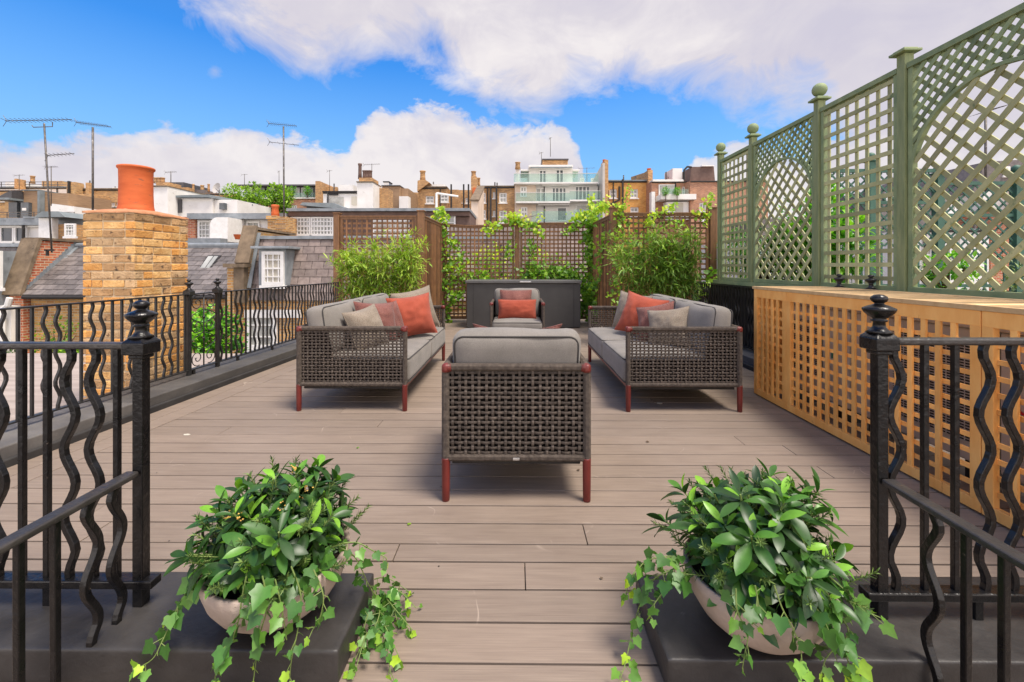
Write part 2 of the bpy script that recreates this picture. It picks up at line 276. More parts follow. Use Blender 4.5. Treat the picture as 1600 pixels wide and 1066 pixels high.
# ------------------------------------------------------------------ mesh builder
ORG = {}
class M:
    def __init__(s): s.v = []; s.f = []; s.t = []; s.mi = []
    def add(s, vs, fs, t=0.5, mi=0):
        o = len(s.v); s.v += [tuple(p) for p in vs]
        for f in fs: s.f.append([i + o for i in f]); s.t.append(t); s.mi.append(mi)
    def box(s, x0, x1, y0, y1, z0, z1, t=0.5, mi=0):
        vs = [(x, y, z) for z in (z0, z1) for y in (y0, y1) for x in (x0, x1)]
        s.add(vs, [(0, 2, 3, 1), (4, 5, 7, 6), (0, 1, 5, 4), (2, 6, 7, 3), (0, 4, 6, 2), (1, 3, 7, 5)], t, mi)
    def obox(s, c, size, mat=None, t=0.5, mi=0):
        h = [x / 2 for x in size]; mat = mat or Matrix.Identity(3); c = V(c)
        vs = [c + mat @ V((x * h[0], y * h[1], z * h[2])) for z in (-1, 1) for y in (-1, 1) for x in (-1, 1)]
        s.add(vs, [(0, 2, 3, 1), (4, 5, 7, 6), (0, 1, 5, 4), (2, 6, 7, 3), (0, 4, 6, 2), (1, 3, 7, 5)], t, mi)
    def bar(s, p0, p1, w, h, ref=(0, 0, 1), t=0.5, mi=0):
        """box from p0 to p1; h is measured towards ref, w across"""
        p0, p1 = V(p0), V(p1); d = (p1 - p0); L = d.length; d.normalize(); ref = V(ref)
        x = d.cross(ref); x.normalize(); z = x.cross(d)
        m = Matrix((x, d, z)).transposed()
        s.obox((p0 + p1) / 2, (w, L, h), m, t, mi)
    def tube(s, pts, r, n=8, t=0.5, mi=0, ref=None, rot=0.0, sx=1.0, sy=1.0, caps=True, closed=False):
        pts = [V(p) for p in pts]; N = len(pts)
        rs = r if isinstance(r, (list, tuple)) else [r] * N
        vs = []; prev = None
        for i, p in enumerate(pts):
            if closed: d = pts[(i + 1) % N] - pts[i - 1]
            else: d = pts[min(i + 1, N - 1)] - pts[max(i - 1, 0)]
            if d.length < 1e-9: d = V((0, 0, 1))
            d.normalize()
            if ref is not None: a = V(ref)
            elif prev is not None: a = prev
            else: a = V((0, 0, 1)) if abs(d.z) < 0.9 else V((1, 0, 0))
            x = a - d * a.dot(d)
            if x.length < 1e-6: x = d.orthogonal()
            x.normalize(); prev = x; y = d.cross(x)
            for k in range(n):
                an = rot + 2 * math.pi * k / n
                vs.append(p + x * (math.cos(an) * rs[i] * sx) + y * (math.sin(an) * rs[i] * sy))
        fs = []
        for i in range(N if closed else N - 1):
            j = (i + 1) % N
            for k in range(n):
                fs.append((i * n + k, i * n + (k + 1) % n, j * n + (k + 1) % n, j * n + k))
        if caps and not closed:
            fs.append(tuple(range(n - 1, -1, -1))); fs.append(tuple((N - 1) * n + k for k in range(n)))
        s.add(vs, fs, t, mi)
    def sq(s, pts, w, ref=(1, 0, 0), t=0.5, mi=0):
        s.tube(pts, w / math.sqrt(2), 4, t, mi, ref=ref, rot=math.pi / 4)
    def lathe(s, prof, c=(0, 0, 0), n=24, t=0.5, mi=0, seg=None):
        c = V(c); vs = []; N = len(prof)
        for r, z in prof:
            for k in range(n):
                a = 2 * math.pi * k / n
                vs.append(c + V((r * math.cos(a), r * math.sin(a), z)))
        fs = []
        for i in range(N - 1):
            for k in range(n): fs.append((i * n + k, i * n + (k + 1) % n, (i + 1) * n + (k + 1) % n, (i + 1) * n + k))
        if prof[0][0] > 1e-6: fs.append(tuple(range(n - 1, -1, -1)))
        if prof[-1][0] > 1e-6: fs.append(tuple((N - 1) * n + k for k in range(n)))
        s.add(vs, fs, t, mi)
    def prism(s, poly, axis, a0, a1, t=0.5, mi=0):
        """extrude a 2-D polygon; axis 'x': poly is (y,z); 'y': (x,z); 'z': (x,y)"""
        def P(p, a): return {'x': (a, p[0], p[1]), 'y': (p[0], a, p[1]), 'z': (p[0], p[1], a)}[axis]
        n = len(poly); vs = [P(p, a0) for p in poly] + [P(p, a1) for p in poly]
        fs = [tuple(range(n)), tuple(range(2 * n - 1, n - 1, -1))] + [(i, i + n, (i + 1) % n + n, (i + 1) % n) for i in range(n)]
        s.add(vs, fs, t, mi)
    def build(s, name, mats, parent=None, smooth=False, bevel=0.0, seg=2, sub=0, fix=False):
        me = bpy.data.meshes.new(name)
        o = V((0, 0, 0)) if parent is None else ORG.get(parent.name, V((0, 0, 0)))
        me.from_pydata([(p[0] - o.x, p[1] - o.y, p[2] - o.z) for p in s.v], [], s.f)
        if not isinstance(mats, (list, tuple)): mats = [mats]
        for m in mats: me.materials.append(MT[m] if isinstance(m, str) else m)
        me.polygons.foreach_set('material_index', s.mi)
        at = me.attributes.new('tint', 'FLOAT', 'FACE'); at.data.foreach_set('value', s.t)
        if fix:
            import bmesh
            bm = bmesh.new(); bm.from_mesh(me); bmesh.ops.recalc_face_normals(bm, faces=bm.faces); bm.to_mesh(me); bm.free()
        if smooth: me.polygons.foreach_set('use_smooth', [True] * len(me.polygons))
        me.update()
        ob = bpy.data.objects.new(name, me); COL.objects.link(ob)
        if parent is not None: ob.parent = parent; ORG[ob.name] = o
        if bevel:
            b = ob.modifiers.new('bevel', 'BEVEL'); b.width = bevel; b.segments = seg; b.limit_method = 'ANGLE'; b.angle_limit = R(40)
            b.harden_normals = False
        return ob
def tag(o, label=None, cat=None, group=None, kind=None):
    if label: o['label'] = label
    if cat: o['category'] = cat
    if group: o['group'] = group
    if kind: o['kind'] = kind
    return o
def thing(name, label, cat, loc=(0, 0, 0), group=None, local=False, rotz=0.0):
    o = bpy.data.objects.new(name, None); COL.objects.link(o); o.empty_display_size = 0.1
    o.location = loc; o.rotation_euler = (0, 0, rotz)
    ORG[o.name] = V((0, 0, 0)) if local else V(loc)
    return tag(o, label, cat, group)

# ------------------------------------------------------------------ leaf shapes
def frame_from(d, up):
    d = d.normalized(); x = d.cross(up)
    if x.length < 1e-5: x = d.orthogonal()
    x.normalize(); n = x.cross(d); return d, x, n
def lance(mb, p, d, up, L, W, droop=0.3, fold=0.25, t=0.5, n=4, mi=0, shape=0.45):
    """lance-shaped leaf, folded along the midrib and drooping"""
    d, x, nn = frame_from(d, up)
    vs = []; fs = []
    for i in range(n + 1):
        u = i / n
        w = W * (math.sin(math.pi * min(1.0, u ** (shape * 1.4) if u > 0 else 0)) ** 0.75) if 0 < i < n else 0.0
        c = p + d * (L * u * (1 - 0.25 * droop * u)) - nn * (droop * L * u * u * 0.6)
        if i == 0 or i == n: vs.append(c)
        else: vs += [c - x * w / 2 + nn * fold * w, c, c + x * w / 2 + nn * fold * w]
    # indexes: 0, then triples, last
    for i in range(n):
        if i == 0: fs += [(0, 2, 1), (0, 3, 2)]
        elif i == n - 1:
            b = 1 + 3 * (i - 1); e = len(vs) - 1
            fs += [(b, b + 1, e), (b + 1, b + 2, e)]
        else:
            b = 1 + 3 * (i - 1); c = b + 3
            fs += [(b, b + 1, c + 1, c), (b + 1, b + 2, c + 2, c + 1)]
    mb.add(vs, fs, t, mi)
_iv = [(.10, -.07), (.24, -.14), (.42, -.08), (.41, .10), (.57, .36), (.36, .46), (.22, .70)]
IVY = [(0, 0)] + _iv + [(0, 1.0)] + [(-a, b) for a, b in reversed(_iv)]
HEART = [(0, 0), (0.2, -0.14), (0.44, -0.02), (0.52, 0.26), (0.4, 0.55), (0.2, 0.78), (0, 1.0), (-0.2, 0.78), (-0.4, 0.55), (-0.52, 0.26), (-0.44, -0.02), (-0.2, -0.14)]
def flat_leaf(mb, p, d, up, L, shape, t=0.5, cup=0.2, mi=0):
    d, x, nn = frame_from(d, up)
    vs = [p + d * (0.35 * L) - nn * (cup * 0.12 * L)]
    for u, v in shape:
        h = cup * (abs(u) * 0.45 - 0.35 * v * v) * L
        vs.append(p + x * (u * L) + d * (v * L) + nn * h)
    n = len(shape)
    mb.add(vs, [(0, 1 + i, 1 + (i + 1) % n) for i in range(n)], t, mi)
def rdir():
    while True:
        v = V((ru(-1, 1), ru(-1, 1), ru(-1, 1)))
        if 0.05 < v.length < 1: return v.normalized()
# ================================================================== TERRACE
SL = 0.0605                                        # slant of the left edge of the terrace
def ledge(y): return -2.97 + SL * (y - 4.0)        # inner edge of the left kerb
def ltrim(y): return -2.645 + SL * (y - 3.7)       # where the deck boards meet the border boards
# ---- deck
mb = M()
rows = [0.10 + 0.1508 * k for k in range(9)]
rows = [1.3066 - 0.1508 * k for k in range(8, 0, -1)] + [1.3066, 1.458, 1.606, 1.755, 1.867]
y = 1.867
while y < 9.9: y += 0.1500; rows.append(y)
g = 0.0044
for i in range(len(rows) - 1):
    y0, y1 = rows[i] + g, rows[i + 1] - g
    cuts = []
    x = ru(-2.6, 2.0)
    while x < 3.2:
        cuts.append(x); x += ru(5.0, 7.5)
    if i == 12: cuts = [-1.9, 0.31, 2.4]
    xs = [None] + [c for c in cuts if -2.2 < c < 2.95] + [3.1]
    for a, b in zip(xs[:-1], xs[1:]):
        xa0 = ltrim(y0) + 0.003 if a is None else a + 0.0018; xa1 = ltrim(y1) + 0.003 if a is None else a + 0.0018
        dz = ru(-0.0012, 0.0012)
        mb.prism([(xa0, y0), (b - 0.0018, y0), (b - 0.0018, y1), (xa1, y1)], 'z', -0.024, dz, rnd())
for k in range(2):                                 # two border boards beside the left kerb
    for (ya, yb) in ((0.2, 2.9), (2.903, 5.6), (5.603, 9.6)):
        o0, o1 = k * 0.163 + 0.003, k * 0.163 + 0.160
        mb.prism([(ltrim(ya) - o1, ya), (ltrim(ya) - o0, ya), (ltrim(yb) - o0, yb), (ltrim(yb) - o1, yb)], 'z', -0.024, 0.0, ru(0.3, 0.9))
for k_ in range(90):                               # screw heads
    sx_, sy_ = random.choice((-2.1, -1.5, -.9, -.3, .3, .9, 1.5, 2.1)) + ru(-.02, .02), random.choice(rows) + random.choice((.025, .12))
    mb.add([(sx_ + .0035 * math.cos(a_ * .785), sy_ + .0035 * math.sin(a_ * .785), .0016) for a_ in range(8)], [tuple(range(8))], .5, 1)
o = mb.build('deck', ['deck', 'dark'], bevel=0.0015, seg=1, fix=True); tag(o, 'brown grey composite deck boards running across the roof terrace', kind='structure')
mb = M(); mb.box(-3.6, 3.6, -1.0, 10.2, -0.3, -0.07); tag(mb.build('roof_slab', 'kerb_dark'), 'dark roof surface below the deck boards', kind='structure')
# ---- screw heads and dots on the deck are far below a pixel; a few pale fallen scraps
def scrap(px, py, s, lab):
    c = atZ(px, py, 0.004); m = M(); n = 7
    ring = [(c.x + s * ru(.6, 1) * math.cos(2 * math.pi * k / n) * 1.5, c.y + s * ru(.6, 1) * math.sin(2 * math.pi * k / n)) for k in range(n)]
    m.prism(ring, 'z', 0.0015, 0.0045, 0.7); tag(m.build('fallen_leaf', 'curtain', fix=True), lab, 'leaf')
scrap(292, 679, 0.018, 'pale dry leaf scrap lying on the deck beside the left railing')
for k_ in range(6):
    qx, qy = ((690, 760), (640, 820), (905, 735), (940, 905), (560, 700), (1010, 690), (300, 800), (1130, 665), (720, 985), (470, 690), (890, 860))[k_]
    cq = atZ(qx, qy, .003); mq = M(); flat_leaf(mq, cq + V((0, 0, .002)), V((ru(-1, 1), ru(-1, 1), 0)), V((0, 0, 1)), ru(.012, .024), HEART, ru(.2, .9), .4); oq = mq.build('fallen_leaf', ['stone', 'vine', 'bark'][k_ % 3]); tag(oq, 'tiny dry leaf lying on the bare deck boards', 'leaf', 'tiny fallen leaves on the deck')
scrap(1030, 630, 0.02, 'pale dry leaf scrap lying under the right sofa')
# ---- left kerb
mb = M()
for ya, yb in ((0.2, 3.4), (3.403, 6.0), (6.003, 9.7)):
    mb.prism([(ledge(ya) - 0.5, ya), (ledge(ya), ya), (ledge(yb), yb), (ledge(yb) - 0.5, yb)], 'z', -0.4, 0.122, rnd())
    mb.prism([(ledge(ya) + 0.002, ya), (ledge(ya) + 0.035, ya), (ledge(yb) + 0.035, yb), (ledge(yb) + 0.002, yb)], 'z', -0.02, 0.05, 0.2, 1)
tag(mb.build('kerb', ['kerb', 'kerb_dark'], bevel=0.008, fix=True), 'grey painted kerb along the left edge of the terrace', kind='structure')
mb = M(); mb.box(2.74, 3.2, 4.2, 9.6, -0.02, 0.13); mb.box(2.70, 2.738, 4.2, 9.6, -0.02, 0.05, 0.2, 1)
tag(mb.build('kerb', ['kerb', 'kerb_dark'], bevel=0.008), 'dark kerb under the black railing on the right side', kind='structure')
def rbox(mb, h, r, crown=(0, 0), m_=None, wr=0.0065, seed=0, t=.5):
    """soft rounded cushion; crown = extra bulge on (-z, +z)"""
    g_ = [-1, -.985, -.955, -.90, -.80, -.62, -.38, -.12, .12, .38, .62, .80, .90, .955, .985, 1]
    idx = {}; vs = []; fs = []
    inn = [max(x - r, 0.001) for x in h]
    def vert(p):
        key = tuple(round(x, 5) for x in p)
        if key in idx: return idx[key]
        q = [max(-inn[k], min(inn[k], p[k] * h[k])) for k in range(3)]
        # densify near the rounded edges
        dvec = V([p[k] * h[k] - q[k] for k in range(3)]); 
        n_ = dvec.normalized() if dvec.length > 1e-9 else V((0, 0, 0))
        pos = V(q) + n_ * r
        fx = max(0, 1 - (pos.x / h[0]) ** 2) ** .6 * max(0, 1 - (pos.y / h[1]) ** 2) ** .6
        c = crown[1] if p[2] > 0 else -crown[0]
        pos.z += c * fx * abs(p[2]) ** 2
        ns = noise.noise(V((pos.x * 5 + seed, pos.y * 5, pos.z * 5 + seed)))
        pos += n_ * ns * wr
        idx[key] = len(vs); vs.append(m_ @ pos if m_ else pos); return idx[key]
    # remap grid so samples fall evenly over flat part and corner arc
    for ax in range(3):
        for sg in (-1, 1):
            for i in range(len(g_) - 1):
                for j in range(len(g_) - 1):
                    q = []
                    for a, b in ((i, j), (i + 1, j), (i + 1, j + 1), (i, j + 1)):
                        p = [0, 0, 0]; p[ax] = sg; p[(ax + 1) % 3] = g_[a]; p[(ax + 2) % 3] = g_[b]; q.append(vert(p))
                    fs.append(q if sg > 0 else q[::-1])
    mb.add(vs, fs, t)
# ---- black stone plinths either side of the opening
def plinth(x0, x1, y0, y1, lab):
    m = M(); rbox(m, ((x1 - x0) / 2, (y1 - y0) / 2, .05), .008, (0, 0), Matrix.Translation(V(((x0 + x1) / 2, (y0 + y1) / 2, .05))), wr=.0035, seed=x0)
    ob = m.build('stone_plinth', 'stone_black', smooth=True); tag(ob, lab, 'plinth'); return ob
plinth(-2.3, -0.509, 1.231, 1.552, 'black painted stone slab under the railing on the left of the opening')
plinth(0.425, 2.22, 1.213, 1.55, 'black painted stone slab under the railing on the right of the opening')

# ================================================================== IRON RAILINGS
FIN = [(0.035, 0), (0.024, .008), (.017, .018), (.0155, .032), (.022, .036), (.022, .040), (.016, .043), (.027, .050), (.040, .064), (.0435, .072), (.043, .076), (.026, .084), (.013, .089), (.012, .092), (.019, .097), (.023, .104), (.021, .112), (.012, .118), (0, .12)]
def wavy(p0, p1, axis, amp=0.0195, per=0.222, ph=0.0, n=34):
    p0, p1 = V(p0), V(p1); axis = V(axis); L = (p1 - p0).length; out = []
    for i in range(n + 1):
        u = i / n; d = (p1.z - p0.z) * (1 - u)
        e = min(1, u * 9, (1 - u) * 14)
        out.append(p0.lerp(p1, u) + axis * (amp * e * math.cos(2 * math.pi * d / per + ph)))
    return out
def newel(par, x, y, zb, zc, mat='iron', scale=1.0):
    m = M(); m.box(x - .0165, x + .0165, y - .0165, y + .0165, zb, zc - 0.055); p = m.build('newel_post', mat, par, bevel=0.003)
    m = M(); a = .036
    m.box(x - a, x + a, y - a, y + a, zc - 0.052, zc - 0.012)
    m.add([(x - a, y - a, zc - .012), (x + a, y - a, zc - .012), (x + a, y + a, zc - .012), (x - a, y + a, zc - .012), (x - .02, y - .02, zc + .006), (x + .02, y - .02, zc + .006), (x + .02, y + .02, zc + .006), (x - .02, y + .02, zc + .006)],
          [(0, 1, 5, 4), (1, 2, 6, 5), (2, 3, 7, 6), (3, 0, 4, 7), (4, 5, 6, 7)])
    m.box(x - .024, x + .024, y - .024, y + .024, zc - 0.066, zc - 0.052)
    m.build('post_cap', mat, p, bevel=0.004)
    m = M(); m.lathe([(r * scale, z * scale) for r, z in FIN], (x, y, zc + .002), 28); m.build('finial', mat, p, smooth=True)
    return p
def landing_railing(x, y, zc, sgn, xs_straight, xs_wavy, sx, st_bal, lab1, lab2):
    zr = zc - 0.026; far = x + sgn * 0.95
    t = thing('landing_railing', lab1, 'railing', (x, y, 0.1))
    newel(t, x, y, 0.1, zc)
    m = M(); m.bar((x + sgn * .034, y, zr), (far, y, zr), .034, .022); m.build('top_rail', 'iron_rail', t, bevel=.007, seg=3)
    m = M(); a, b = sorted((x - sgn * .05, far)); m.box(a, b, y - .022, y + .022, .160, .186); m.build('bottom_rail', 'iron', t, bevel=.004)
    for fx in (x + sgn * .30, x + sgn * .8):
        m = M(); m.box(fx - .013, fx + .013, y - .013, y + .013, .098, .162); m.build('foot', 'iron', t, bevel=.002)
    for bx in xs_straight:
        m = M(); m.sq([(bx, y, .184), (bx, y, zr - .006)], .0165); m.build('baluster', 'iron', t, bevel=.002)
    for bx in xs_wavy:
        m = M(); m.sq(wavy((bx, y, .184), (bx, y, zr - .006), (-sgn, 0, 0)), .0185, ref=(1, 0, 0)); m.build('baluster', 'iron', t, bevel=.002)
    s = thing('stair_handrail', lab2, 'handrail', (sx, y - .03, 0.1))
    zs = 0.532; y2 = 0.86
    m = M(); m.bar((sx, y - .017, zs), (sx, y2, zs - .006), .042, .020); m.build('handrail', 'iron_rail', s, bevel=.007, seg=3)
    for kind, by, zb in st_bal:
        m = M()
        if kind == 's': m.sq([(sx, by, zb), (sx, by, zs - .008)], .0165)
        else: m.sq(wavy((sx, by, zb), (sx, by, zs - .008), (0, 1, 0), ph=2.4), .0185, ref=(1, 0, 0))
        m.build('baluster', 'iron', s, bevel=.002)
landing_railing(-1.221, 1.40, .967, -1, (-1.612, -1.530, -1.300, -1.84, -1.92), (-1.456, -1.375, -1.69, -1.77), -1.232, (('s', 1.147, 0.0), ('s', 1.062, 0.0), ('w', 1.246, 0.098), ('w', 1.325, 0.098), ('w', .97, 0), ('w', .90, 0)),
                'black iron railing with urn finial post on the slab left of the opening', 'level black iron stair handrail running from the left urn post')
landing_railing(1.142, 1.37, .990, 1, (1.283, 1.378, 1.655, 1.745), (1.192, 1.471, 1.558, 1.835, 1.92), 1.153, (('w', 1.207, 0.0), ('s', 1.118, 0.0), ('s', 1.032, 0.0), ('w', .95, 0)),
                'black iron railing with urn finial post on the slab right of the opening', 'level black iron stair handrail running from the right urn post')

U = V((SL, 1, 0)).normalized()
def spiral(P, cs, cz, r0, turns, a0, sgn, n=30):
    return [P(cs + sgn * r0 * (1 - .8 * i / n) * math.cos(a0 + 2 * math.pi * turns * i / n), cz + r0 * (1 - .8 * i / n) * math.sin(a0 + 2 * math.pi * turns * i / n)) for i in range(n + 1)]
def scrolls(t, P, z0, z1, w, mat):
    m = M(); c = w / 2; r = w * .24; b = .0048
    m.tube([P(c, z0), P(c, z1)], .007, 6)
    H_ = z1 - z0
    for sg in (-1, 1):
        for zc, a0, up in ((z1 - r * 1.05, 1.2, 1), (z0 + H_ * .56, 2.2, 1), (z0 + r * 1.1, -1.2, -1)):
            cs = c + sg * w * .25
            n = 30; pts = []
            for i in range(n + 1):
                rr = r * (1 - .78 * i / n); an = a0 + up * 2 * math.pi * 1.35 * i / n
                pts.append(P(cs - sg * rr * math.cos(an), zc + rr * math.sin(an)))
            m.tube(pts, b, 6)
            m.tube([pts[-1] + V((0, 0, -.001)), pts[-1] + V((0, 0, .001))], .012, 8)
        # long S curves joining the scrolls
        for (za, zb) in ((z1 - r * 1.9, z0 + H_ * .60), (z0 + H_ * .47, z0 + r * 2.0)):
            pts = [P(c + sg * (w * .46 * math.sin(math.pi * i / 14) + .006), za + (zb - za) * i / 14) for i in range(15)]
            m.tube(pts, b, 6)
    for zz in (z0 + H_ * .38, z0 + H_ * .68): m.tube([P(c, zz - .012), P(c, zz + .012)], .012, 8)
    m.build('scroll_panel', mat, t, smooth=True)
# long railing on the left kerb
def lrail(y): return -3.235 + SL * (y - 4.0)
t = thing('railing', 'long black iron railing with wavy bars on the left kerb', 'railing', (lrail(4.4), 4.4, .122))
PL = lambda y, z: V((lrail(y), y, z))
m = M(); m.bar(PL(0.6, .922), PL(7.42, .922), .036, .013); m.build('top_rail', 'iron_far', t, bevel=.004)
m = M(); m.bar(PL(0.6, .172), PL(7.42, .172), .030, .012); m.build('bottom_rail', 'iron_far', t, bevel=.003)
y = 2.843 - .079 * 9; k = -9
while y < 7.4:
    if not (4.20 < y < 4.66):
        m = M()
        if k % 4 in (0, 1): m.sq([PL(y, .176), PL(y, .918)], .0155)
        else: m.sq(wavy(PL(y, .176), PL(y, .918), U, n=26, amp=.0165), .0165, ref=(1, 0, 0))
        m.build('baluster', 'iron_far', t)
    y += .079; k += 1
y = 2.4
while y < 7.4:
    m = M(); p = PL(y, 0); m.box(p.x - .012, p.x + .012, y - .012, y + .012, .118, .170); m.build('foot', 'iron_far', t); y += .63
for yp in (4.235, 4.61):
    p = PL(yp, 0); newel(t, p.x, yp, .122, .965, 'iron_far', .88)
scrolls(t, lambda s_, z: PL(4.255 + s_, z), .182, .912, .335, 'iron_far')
# railing below the green trellis on the right
XR = 2.93
t = thing('railing', 'black iron railing with close wavy bars below the green trellis', 'railing', (XR, 5.2, .13))
PR = lambda y, z: V((XR, y, z))
for nm, z, w in (('top_rail', .93, .036), ('bottom_rail', .175, .03)):
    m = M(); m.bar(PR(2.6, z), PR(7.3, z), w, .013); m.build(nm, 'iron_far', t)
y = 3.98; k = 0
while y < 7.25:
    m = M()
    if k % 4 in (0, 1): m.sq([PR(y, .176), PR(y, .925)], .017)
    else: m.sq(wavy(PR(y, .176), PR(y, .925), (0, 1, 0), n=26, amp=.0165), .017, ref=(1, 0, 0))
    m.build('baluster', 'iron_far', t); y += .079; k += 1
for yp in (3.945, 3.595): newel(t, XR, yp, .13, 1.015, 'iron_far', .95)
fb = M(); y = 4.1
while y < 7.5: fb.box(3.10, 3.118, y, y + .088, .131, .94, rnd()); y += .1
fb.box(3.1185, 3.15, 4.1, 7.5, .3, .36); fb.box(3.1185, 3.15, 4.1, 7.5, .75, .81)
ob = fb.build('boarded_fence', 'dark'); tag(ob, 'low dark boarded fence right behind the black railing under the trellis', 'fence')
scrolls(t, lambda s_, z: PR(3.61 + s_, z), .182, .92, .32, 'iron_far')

# ================================================================== GREEN TRELLIS (right)
XT = 3.0; ZB, ZT = 1.0, 2.745
posts = [(6.36, 1), (5.5, 1), (4.30, 1), (3.36, 0)]
t = thing('garden_trellis', 'tall weathered green timber trellis with arched panels along the right side', 'trellis', (XT, 4.5, .95))
m = M(); m.box(XT - .05, XT + .06, 1.6, 6.5, .945, .998); m.build('base_beam', 'sage_dark', t, bevel=.003)
for yp, ball in posts:
    m = M(); a = .036; m.box(XT - a, XT + a, yp - a, yp + a, .999, 2.83); p = m.build('post', 'sage_post', t, bevel=.004)
    m = M(); m.box(XT - .07, XT + .07, yp - .07, yp + .07, 2.832, 2.852); m.box(XT - .052, XT + .052, yp - .052, yp + .052, 2.852, 2.866); m.build('post_cap', 'sage_dark', p, bevel=.004)
    if ball:
        m = M(); m.lathe([(.03, 2.866), (.022, 2.878)] + [(.066 * math.sin(a_), 2.940 - .066 * math.cos(a_)) for a_ in [math.pi * (.14 + .86 * i / 12) for i in range(13)]], (XT, yp, 0), 20)
        m.build('ball_finial', 'sage_dark', p, smooth=True)
def strip(mb, p0, p1, w, th, x, t=0.5):
    (y0, z0), (y1, z1) = p0, p1
    mb.bar((x, y0, z0), (x, y1, z1), th, w, ref=(0, -(z1 - z0), (y1 - y0)) if abs(y1 - y0) + abs(z1 - z0) > 0 else (0, 0, 1), t=t)
def panel_frame(y0, y1):
    m = M(); w = .038
    m.box(XT - .024, XT + .024, y0, y1, ZB + .001, ZB + .042, .4); m.box(XT - .03, XT + .03, y0, y1, ZT - .042, ZT, .4)
    m.box(XT - .02, XT + .02, y0, y0 + w, ZB + .042, ZT - .042, .5); m.box(XT - .02, XT + .02, y1 - w, y1, ZB + .042, ZT - .042, .5)
    return m.build('panel_frame', 'sage_dark', t, bevel=.002)
def square_panel(y0, y1):
    fr = panel_frame(y0, y1); m = M(); yy = y0 + .095
    while yy < y1 - .05: m.box(XT - .002, XT + .008, yy - .0165, yy + .0165, ZB + .03, ZT - .03, rnd()); yy += .112
    zz = ZB + .1
    while zz < ZT - .05: m.box(XT - .014, XT - .003, y0 + .01, y1 - .01, zz - .0175, zz + .0175, rnd()); zz += .112
    m.build('lattice', 'sage', fr)
def diag_runs(y0, y1, z0, z1, pitch, sgn, inside):
    """pieces of 45 degree strips that satisfy inside(y, z)"""
    out = []; S = math.sqrt(2); step = .01
    c = (z0 - (y1 if sgn > 0 else -y0)) // (pitch * S) * pitch * S
    cmax = z1 - (y0 if sgn > 0 else -y1)
    while c <= cmax:
        run = None; yy = y0
        while yy <= y1 + 1e-9:
            zz = c + sgn * yy
            ok = z0 <= zz <= z1 and inside(yy, zz)
            if ok:
                if run is None: run = [yy, yy]
                run[1] = yy
            elif run is not None:
                if run[1] - run[0] > .02: out.append(((run[0], c + sgn * run[0]), (run[1], c + sgn * run[1])))
                run = None
            yy += step
        if run is not None and run[1] - run[0] > .02: out.append(((run[0], c + sgn * run[0]), (run[1], c + sgn * run[1])))
        c += pitch * S
    return out
def arch_panel(y0, y1):
    fr = panel_frame(y0, y1); yc = (y0 + y1) / 2; r = (y1 - y0) / 2 - .035; zc = 1.87
    a0, a1, b0, b1 = y0 + .03, y1 - .03, ZB + .03, ZT - .03
    ins = lambda y, z: z < zc or (y - yc) ** 2 + (z - zc) ** 2 < r * r
    out = lambda y, z: z > zc - .1 and (y - yc) ** 2 + (z - zc) ** 2 > (r + .02) ** 2 and z > zc
    m = M()
    for a, b in diag_runs(a0, a1, b0, b1, .106, -1, ins): strip(m, a, b, .035, .009, XT - .013 + ru(-.002, .002), rnd())
    for a, b in diag_runs(a0, a1, b0, b1, .106, 1, ins): strip(m, a, b, .034, .009, XT - .001, rnd())
    m.build('lattice', 'sage', fr)
    m = M()
    for a, b in diag_runs(a0, a1, b0, b1, .066, -1, out): strip(m, a, b, .029, .009, XT - .012, rnd())
    for a, b in diag_runs(a0, a1, b0, b1, .066, 1, out): strip(m, a, b, .029, .009, XT - .001, rnd())
    m.build('close_lattice', 'sage_dark', fr)
    m = M(); n = 30
    for i in range(n):
        A, B = math.pi * i / n, math.pi * (i + 1) / n
        q = lambda a, rr, x: (x, yc + rr * math.cos(a), zc + rr * math.sin(a))
        vs = [q(a, rr, x) for x in (XT - .022, XT + .012) for a in (A, B) for rr in (r, r + .024)]
        m.add(vs, [(0, 1, 3, 2), (4, 6, 7, 5), (0, 2, 6, 4), (1, 5, 7, 3)], .5)
    m.build('arch_moulding', 'sage_dark', fr, fix=True)
square_panel(5.545, 6.315); arch_panel(4.345, 5.455); square_panel(3.405, 4.255); arch_panel(2.115, 3.315)

